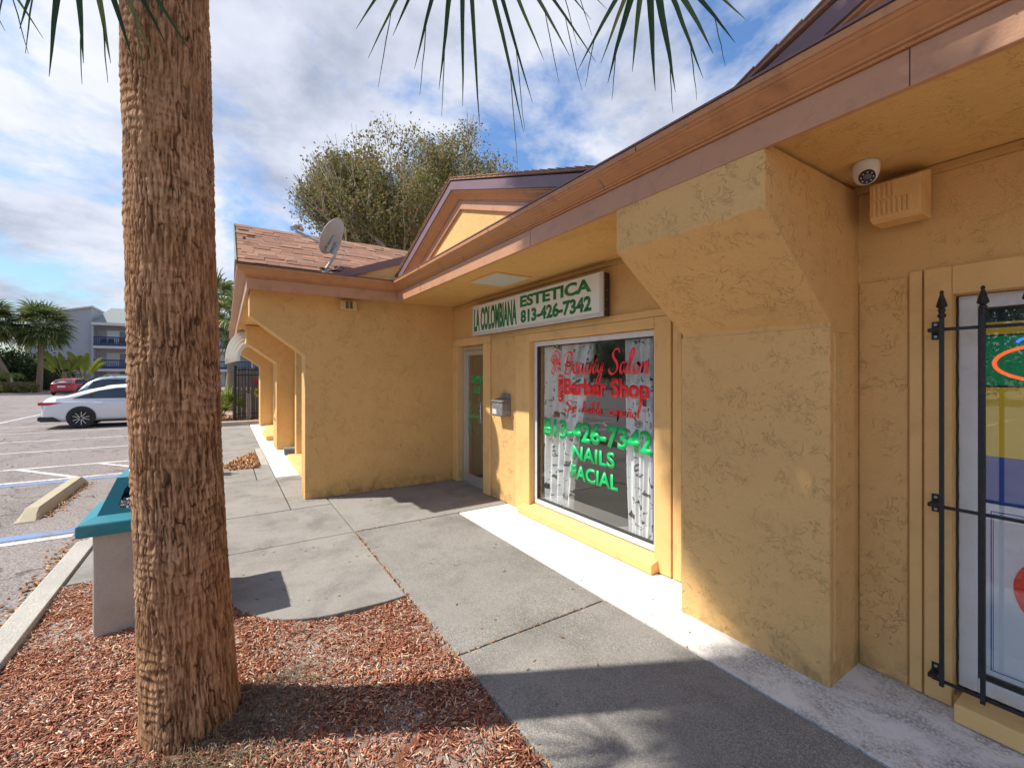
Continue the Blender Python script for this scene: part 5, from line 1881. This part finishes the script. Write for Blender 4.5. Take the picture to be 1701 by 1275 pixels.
    tz = .82 if kind == 'sedan' else .90
    body_poly([(Lr + .0, tz - .045), (Lr + .02, tz + .05), (Lr + .2, tz + .055), (Lr + .62, tz + .04), (Lr + .30, tz - .035)] if kind == 'sedan' else [(Lr + .0, tz - .12), (Lr + .02, tz + .10), (Lr + .22, tz + .10), (Lr + .24, tz - .10)], 'tail_lamp', RED_LAMP)
    MB().box(Lr - .012, Lr + .06, -W * .8, W * .8, tz - .03, tz + .045).build('tail_lamp_bar', RED_LAMP, body, bevel=.01) if kind == 'sedan' else None
    MB().box(Lr - .02, Lr + .03, -.26, .26, tz - .22, tz - .08).build('licence_plate', PLATE, body, bevel=.004)
    MB().box(Lr - .03, Lr + .12, -W * .78, W * .78, .26, .40).build('bumper_trim', TRIM_BLK, body, bevel=.03)
    body_poly([(Lr + .05, .24), (Lr + .02, .40), (Lr + .38, .40), (Lr + .58, .24)], 'bumper_corner', TRIM_BLK)
    for s in (1, -1):
        MB().box(wheels[0] + .42, wheels[1] - .42, s * (W * .93), s * (W * .985 + .004), .19, .265).build('sill_trim', TRIM_BLK, body, bevel=.01)
        if kind == 'sedan':
            for xh in (-1.05, -.02):
                MB().box(xh, xh + .2, s * (W * .985), s * (W * 1.0 + .022), belt - .13, belt - .095).build('door_handle', paint_m, body, bevel=.01)
            for xd in (-.17, .98):
                MB().box(xd - .004, xd + .004, s * (W * .97), s * (W * .9935 + .003), .30, belt - .06).build('door_gap', TRIM_BLK, body)
    for wx in wheels:
        for s in (1, -1):
            yo = s * (W * 1.006)
            MB().lathe([(.001, -.02), (wr_ + .035, -.02), (wr_ + .035, .008), (.001, .008)] if s > 0 else [(.001, .02), (wr_ + .035, .02), (wr_ + .035, -.008), (.001, -.008)], (wx, yo, wr_ + .03), 32, 'y').build('wheel_arch', TRIM_BLK, body)
            wh = MB()
            wh.lathe([(wr_ * .70, -.10 * s), (wr_ * .93, -.10 * s), (wr_, -.07 * s), (wr_, .015 * s), (wr_ * .94, .035 * s), (wr_ * .72, .03 * s), (wr_ * .69, .01 * s)], (wx, yo, wr_), 32, 'y')
            w_o = wh.build('wheel', TYRE, t_, True)
            MB().lathe([(.001, .0), (wr_ * .70, .0), (wr_ * .72, .026 * s), (wr_ * .66, .024 * s), (wr_ * .64, .006 * s), (.001, .006 * s)], (wx, yo + .002 * s, wr_), 28, 'y').build('rim', RIM_D, w_o, True)
            sp = MB()
            for k in range(5):
                for da in (-.16, .16):
                    a = 2 * math.pi * k / 5 + da
                    a2 = 2 * math.pi * k / 5 + da * 1.7
                    c0, c1_ = Vector((math.cos(a) * .04, math.sin(a) * .04)), Vector((math.cos(a2) * wr_ * .67, math.sin(a2) * wr_ * .67))
                    n_ = Vector((-math.sin(a), math.cos(a))) * .009
                    q4 = [c0 - n_, c0 + n_, c1_ + n_ * .8, c1_ - n_ * .8]
                    sp.prism([(wx + q_.x, wr_ + q_.y) for q_ in q4], yo + .010 * s, yo + .024 * s, 'y')
            sp.build('spokes', RIM_S, w_o)
    return t_


HP = math.pi / 2
make_car('white_sedan', 'white sedan parked in the bay left of the palm, rear to the aisle', (-21.15, -2.66, LZ + .004), HP, CAR_WHITE, 'sedan')
make_car('grey_estate_car', 'blue grey estate car with roof rails parked beyond the white sedan', (-24.6, -2.65, LZ + .004), HP, CAR_GREY, 'suv')
make_car('red_hatchback', 'red hatchback parked far off in front of the apartment building', (-55.5, -11.6, LZ + .004), math.radians(170), CAR_RED, 'hatch')
make_car('white_sedan', 'white sedan across the lot seen only as a reflection in the salon window', (-13.2, -12.5, LZ + .004), -.25, CAR_WHITE, 'sedan')

# ================================================================== FAR APARTMENT BUILDING
ap = thing('apartment_building', 'pale three storey apartment building with navy balcony railings beyond the lot', 'building', (-76, -12, 0))
MB().prism([(-19.6, -.2), (-13.95, -.2), (-13.95, 10.0), (-19.6, 8.6)], -82, -74.6, 'x').build('end_wall', SIDING, ap)
MB().prism([(-19.9, 8.52), (-13.8, 10.04), (-13.8, 10.22), (-19.9, 8.70)], -82.4, -74.3, 'x').build('shed_roof', FAR_WHITE, ap)
MB().box(-82, -75.9, -13.9, 9, -.2, 8.0).build('front_wall', SIDING, ap)
MB().add([(-74.2, -13.9, 8.2), (-74.2, 9.3, 8.2), (-80, 9.3, 10.7), (-80, -13.0, 10.7), (-74.2, -13.9, 8.0), (-74.2, 9.3, 8.0), (-80, 9.3, 10.5), (-80, -13.0, 10.5)],
         [(0, 1, 2, 3), (4, 7, 6, 5), (0, 4, 5, 1), (1, 5, 6, 2), (2, 6, 7, 3), (3, 7, 4, 0)]).build('roof', ROOF_GREY, ap)
MB().box(-74.25, -74.05, -13.9, 9.3, 7.85, 8.15).build('eave_board', FAR_WHITE, ap)
for bay in range(4):
    y0 = -13.85 + bay * 5.7
    MB().box(-75.9, -74.3, y0 - .1, y0 + .12, -.2, 8.0).build('fin_wall', SIDING, ap)
    for fl, z0 in enumerate((5.0, 2.12, -.15)):
        if fl < 2:
            bc = MB().box(-75.9, -74.3, y0 + .12, y0 + 5.6, z0 - .02, z0 + .28).build('balcony', FAR_WHITE, ap)
            MB().box(-74.4, -74.32, y0 + .12, y0 + 5.6, z0 + 1.30, z0 + 1.45).box(-74.4, -74.32, y0 + .12, y0 + 5.6, z0 + .30, z0 + .62).build('rail', NAVY, bc)
            bl_ = MB()
            for k in range(30):
                bl_.box(-74.39, -74.33, y0 + .2 + k * .18, y0 + .26 + k * .18, z0 + .6, z0 + 1.32)
            bl_.build('balusters', NAVY, bc)
        wn_ = MB().box(-75.89, -75.82, y0 + 1.1, y0 + 3.6, z0 + .3, z0 + 2.35).build('sliding_door', FAR_WHITE, ap)
        MB().box(-75.82, -75.78, y0 + 1.2, y0 + 2.3, z0 + .35, z0 + 2.25).build('pane', FAR_WHITE if fl else POSTER_W, wn_)
        MB().box(-75.82, -75.78, y0 + 2.4, y0 + 3.5, z0 + .35, z0 + 2.25).build('pane', SHADE_DOOR, wn_)
for k, (yy, cm) in enumerate(((-12.9, NAVY), (-12.2, NAVY), (-11.2, simple('balcony_chair_red', (.35, .06, .06))))):
    ch = thing('balcony_chair', ('dark chair at the left end of the top balcony', 'second dark chair on the top balcony', 'reddish chair on the top balcony')[k], 'chair', (-75, yy, 5.28), 0, 'chairs on the top balcony')
    MB().box(-75.25, -74.75, yy - .25, yy + .25, 5.68, 5.76).build('seat', cm, ch)
    MB().box(-75.28, -75.20, yy - .25, yy + .25, 5.76, 6.25).build('backrest', cm, ch)
    for sx in (-75.22, -74.78):
        for sy in (-.22, .22):
            MB().box(sx - .03, sx + .03, yy + sy - .03, yy + sy + .03, 5.28, 5.68).build('leg', cm, ch)
# low iron fence before it
ff = thing('far_iron_fence', 'black iron fence between the far palms and the apartment building', 'fence', (-66, -14, 0))
for (y0, y1) in ((-17.5, -12.9),):
    MB().box(-66.05, -65.97, y0, y1, 1.62, 1.68).box(-66.05, -65.97, y0, y1, .12, .18).build('rail', BLACK_IRON, ff)
    for k in range(33):
        y = y0 + (y1 - y0) * k / 32
        MB().box(-66.03, -65.99, y - .018, y + .018, -.1, 1.8).build('picket', BLACK_IRON, ff)


# ================================================================== FAR PLANTS
def far_palm(name, label, base, h, lean, crown_r, seed, nf=64, mat=LEAF_PALM, seg=20, tr=.24, group='palms before the apartment building'):
    t_ = thing(name, label, 'tree', base, 0, group)
    r_ = random.Random(seed)
    b = Vector(base)
    top = b + Vector((lean[0], lean[1], h))
    mid = (b + top) / 2 + Vector((lean[0] * .15, lean[1] * .15, 0))
    MB().tube([b - Vector((0, 0, .3)), b + Vector((0, 0, .3)), mid, top], [tr * 1.3, tr, tr * .9, tr * .95], 10).build('trunk', BARK_FAR, t_, True)
    vs, fs = [], []
    for k in range(nf):
        az = k * 2.399
        el = lerp(1.35, -.95, (k / nf) ** .85)
        d = Vector((math.cos(az) * math.cos(el), math.sin(az) * math.cos(el), math.sin(el)))
        hub_ = top + d * crown_r * r_.uniform(.42, .55)
        a, f = fan(hub_, d + Vector((0, 0, -.25)), Vector((0, 0, 1)) if el < 1 else Vector((math.cos(az + 1), math.sin(az + 1), 0)), crown_r * r_.uniform(.5, .62), 1.9, seg, 1.0, crown_r * .030, r_, top)
        bb_ = len(vs)
        vs += a
        fs += [tuple(bb_ + i for i in q_) for q_ in f]
    MB().add(vs, fs).build('crown', mat, t_)
    return t_


far_palm('cabbage_palm', 'upright cabbage palm with a full round crown before the apartment end wall', (-61.2, -15.2, -.1), 6.3, (.2, .2), 3.0, 1)
far_palm('cabbage_palm', 'leaning cabbage palm at the left edge of the view', (-60, -16.4, -.1), 6.6, (-.3, -2.0), 2.9, 2)
far_palm('cabbage_palm', 'cabbage palm half hidden behind the leaning one at the left edge', (-66, -21.5, -.1), 7.4, (.2, -.3), 2.9, 3)
for k, (x, y, h) in enumerate(((-59.2, -17.4, 1.9), (-59.6, -16.6, 1.7), (-59.0, -18.4, 1.6))):
    t_ = thing('small_feather_palm', ('middle one of the small yellow green palms in the hedge bed', 'small yellow green palm nearest the tall palm trunk', 'small yellow green palm at the left end of the hedge bed')[k], 'palm', (x, y, -.1), 0, 'small palms in the hedge bed')
    MB().tube([(x, y, -.1), (x + .1, y + (k - 1) * .2, h * .6), (x, y + (k - 1) * .3, h)], [.09, .07, .06], 7).build('trunk', FAR_WHITE, t_, True)
    vs, fs = [], []
    r_ = random.Random(k + 40)
    for j in range(13):
        az = j * 2.4
        p0 = Vector((x, y + (k - 1) * .3, h))
        pts_ = [p0 + Vector((math.cos(az) * .95 * s, math.sin(az) * .95 * s, .75 * s - 1.05 * s * s)) for s in np.linspace(0, 1, 8)]
        for i in range(1, 8):
            for sgn in (-1, 1):
                d = (pts_[i] - pts_[i - 1]).normalized()
                s_ = d.cross(Vector((0, 0, 1))).normalized()
                for q_ in (0, .5):
                    b_ = lerp(pts_[i - 1], pts_[i], q_)
                    e_ = b_ + s_ * sgn * .34 + d * .2 - Vector((0, 0, .12))
                    bb_ = len(vs)
                    vs += [b_, b_ + d * .06, e_]
                    fs.append((bb_, bb_ + 1, bb_ + 2))
    MB().add(vs, fs).build('crown', LEAF_BRIGHT, t_)
for k, (x, y, h) in enumerate(((-62.0, -13.6, 2.0), (-62.4, -12.2, 1.8))):
    t_ = thing('traveller_palm', ('shorter paddle leaved traveller palm beside the cabbage palm', 'paddle leaved traveller palm with a browned leaf beside the balconies')[k], 'palm', (x, y, -.1), 0, 'traveller palms')
    MB().tube([(x, y, -.1), (x, y, h * .5), (x, y, h)], [.22, .2, .16], 8).build('trunk', BARK_FAR, t_, True)
    r_ = random.Random(k + 60)
    for j in range(5 + k * 2):
        a = lerp(-.62, .55, j / (4 + k * 2)) + r_.uniform(-.12, .12)
        d = Vector((r_.uniform(-.25, .25), math.sin(a), math.cos(a))).normalized()
        p0 = Vector((x, y, h * .55))
        L0, L1, wd = r_.uniform(.9, 1.6), r_.uniform(1.7, 2.4), r_.uniform(.22, .32)
        vs, fs = [], []
        s_ = d.cross(Vector((1, 0, .2))).normalized()
        for i in range(9):
            t = i / 8
            c_ = p0 + d * (L0 + L1 * t) + Vector((0, math.sin(a) * .2, -.5)) * t * t
            ww = wd * math.sin(math.pi * min(1, .12 + t * .85)) ** .6
            vs += [c_ - s_ * ww + Vector((.12, 0, 0)), c_, c_ + s_ * ww + Vector((.12, 0, 0))]
        for i in range(8):
            fs += [(3 * i, 3 * i + 1, 3 * i + 4, 3 * i + 3), (3 * i + 1, 3 * i + 2, 3 * i + 5, 3 * i + 4)]
        lf = MB().add(vs, fs).build('leaf', LITTER if (k == 1 and j == 1) else LEAF_BANANA, t_)
        MB().tube([p0, p0 + d * L0], [.05, .03], 5).build('stalk', LEAF_BANANA, lf)


def shrub(name, label, c, r, n, mat, seed, size=.14, cat='shrub', group=None, wood=True):
    t_ = thing(name, label, cat, (c[0], c[1], c[2]), 0, group)
    q_ = np.random.default_rng(seed)
    d = q_.normal(0, 1, (n, 3))
    d /= np.linalg.norm(d, axis=1)[:, None]
    rad = q_.uniform(.5, 1, n)[:, None] ** .6
    lum = 1 + .28 * np.sin(d[:, :1] * 5 + seed) * np.cos(d[:, 1:2] * 6 + seed)
    P_ = d * rad * lum * np.array(r) + np.array([c[0], c[1], c[2] + r[2] * .95])
    P_ = P_[P_[:, 2] > c[2]]
    leaf_cloud('crown', P_, 5, (.10 * r[0] + .04,) * 3, size, mat, t_, seed)
    if wood:
        MB().tube([(c[0], c[1], c[2] - .1), (c[0] + .05, c[1], c[2] + r[2])], [.1, .04], 6).build('trunk', BARK, t_, True)
    return t_


sh = [(-69, -20.5, 2.9, 2.4), (-67, -18.2, 2.6, 2.2), (-70, -16.9, 2.2, 1.9), (-64, -22.0, 2.6, 1.8), (-68, -24, 3, 3.0)]
lab = ['dark dense shrub filling the gap between the two tall palms', 'dark shrub behind the upright cabbage palm trunk', 'dark bush right of the cabbage palm trunk by the end wall', 'dark bush low at the left edge behind the hedge', 'tall dark shrub at the far left edge of the view']
for k, (x, y, rx, rz) in enumerate(sh):
    shrub('dark_shrub', lab[k], (x, y, -.1), (rx * .8, rx, rz), 900, LEAF_DARK, 20 + k, .30, group='dark shrubs before the apartment building')
hl = ['green clipped hedge at the left edge of the far bed', 'bright low hedge below the small palms', 'low hedge at the foot of the cabbage palm', 'low hedge just left of the red car']
for k, (y, m_) in enumerate(((-19.6, LEAF_DARK), (-18.0, LEAF_BRIGHT), (-16.6, LEAF_OAK), (-15.3, LEAF_OAK))):
    shrub('low_hedge', hl[k], (-57.6, y, -.1), (.7, 1.05, .55), 500, m_, 50 + k, .14, 'hedge', 'low hedges along the lot edge', False)
struct(MB().box(-72, -56.6, -30, 12, -.2, .0).build('far_bed', SOIL))
struct(MB().box(-56.6, -56.3, -30, 12, -.2, .03).build('kerb', KERB_M))

# ---- between the palm trunk and the wing: gate, palms, awning
gt = thing('iron_gate', 'black iron gate with grey boards behind it at the end of the wing', 'gate', (-18.4, .75, 0))
for X, Y in ((-18.4, .30), (-18.4, 1.2)):
    MB().box(X - .04, X + .04, Y - .04, Y + .04, 0, 1.98).build('post', BLACK_IRON, gt)
MB().box(-18.42, -18.38, .30, 1.2, 1.80, 1.84).build('rail', BLACK_IRON, gt)
MB().box(-18.42, -18.38, .30, 1.2, 1.62, 1.66).build('rail', BLACK_IRON, gt)
MB().box(-18.42, -18.38, .30, 1.2, .26, .30).build('rail', BLACK_IRON, gt)
for k in range(8):
    MB().box(-18.41, -18.39, .39 + k * .1, .41 + k * .1, .1, 1.9).build('bar', BLACK_IRON, gt)
fn = thing('board_fence', 'weathered grey board fence behind the black gate', 'fence', (-19.0, .7, 0))
for k in range(9):
    MB().box(-19.04 + .01 * (k % 2), -19.0 + .01 * (k % 2), .22 + k * .145, .355 + k * .145, .02, 1.88 + .03 * math.sin(k * 2.1)).build('board', WOOD_GREY, fn)
bl = MB().box(-18.1, -18.0, .62, .74, .05, .98).build('bollard', simple('grey_post', (.13, .14, .15), .6), None, bevel=.01)
tag(bl, 'short dark grey post standing before the gate', 'post')
sg_ = thing('hanging_wreath', 'red and yellow flower wreath hanging on the fence behind the gate', 'wreath', (-18.9, 1.02, 1.1))
r_ = random.Random(9)
for k in range(26):
    a = k * .8
    c_ = Vector((-18.93, 1.03 + .11 * math.cos(a), 1.12 + .32 * math.sin(a * .37)))
    MB().lathe([(.004, -.03), (.04, -.01), (.045, .01), (.02, .03)], tuple(c_), 7, 'x').build('flower', (POSTER_R if c_.z > 1.1 else FLAG_Y), sg_)
aw = thing('awning', 'cream ribbed quarter round awning projecting from the wing front', 'awning', (-11.9, .2, 2.3))
aw_arc = lambda sc, th: [(.42 - .42 * sc * math.sin(a), 2.0 + .68 * sc * math.cos(a)) for a in np.linspace(0, math.pi / 2 * 1.08, 12)] + [(.42 - (.42 * sc - th) * math.sin(a), 2.0 + (.68 * sc - th) * math.cos(a)) for a in np.linspace(math.pi / 2 * 1.08, 0, 12)]
for k in range(9):
    sc = min(1, .46 + .135 * k)
    xx = -11.55 - k * .19
    MB().prism(aw_arc(sc, .03), xx - .185, xx - .02, 'x').build('rib_panel', AWN, aw, bevel=.003)
    MB().prism(aw_arc(sc + .02, .06), xx - .02, xx + .02, 'x').build('rib', WHITE_PLASTIC, aw)
MB().tube([(-11.6, .02, 2.0), (-13.2, .02, 2.0)], .018, 6).build('front_bar', AWN, aw)
far_palm('cabbage_palm', 'cabbage palm beyond the gate, seen just right of the near trunk', (-23.5, .1, 0), 3.9, (.1, .2), 1.9, 7, 26, LEAF_PALM, 16, .18, 'palms beyond the gate')
far_palm('cabbage_palm', 'taller cabbage palm behind the wing roof by the gate', (-27, -.6, 0), 5.2, (.0, .2), 2.0, 8, 24, LEAF_PALM, 16, .2, 'palms beyond the gate')
pm = thing('saw_palmetto', 'bright yellow green palmetto clump before the gate', 'plant', (-18.9, -.12, .03))
r_ = random.Random(21)
for k in range(26):
    az = k * 2.4
    el = r_.uniform(.5, 1.45)
    d = Vector((math.cos(az) * math.cos(el), math.sin(az) * math.cos(el), math.sin(el)))
    hub_ = Vector((-18.9, -.15, .05)) + d * r_.uniform(.35, .85)
    a, f = fan(hub_, d, Vector((-math.sin(az), math.cos(az), .3)) if k % 2 else Vector((0, 0, 1)), r_.uniform(.5, .8), 1.2, 12, .25, .02, r_, (-18.9, -.15, .05))
    MB().add(a, f).build('leaf', LEAF_BRIGHT, pm)

# ---- across the lot behind the camera: only met as reflections and light in the shop glass
names = ['first tree of the row across the lot, nearest the shop', 'second tree of the row across the lot', 'third tree of the row across the lot', 'fourth tree of the row across the lot', 'fifth tree of the row across the lot', 'sixth tree of the row across the lot', 'farthest tree of the row across the lot']
for k in range(7):
    x = 2 - 10.5 * k
    shrub('street_tree', names[k], (x, -36 - (k % 3) * 2.5, .6), (4.6, 4.2, 3.2 + .5 * (k % 2)), 1100, LEAF_DARK, 80 + k, .42, 'tree', 'trees across the lot')
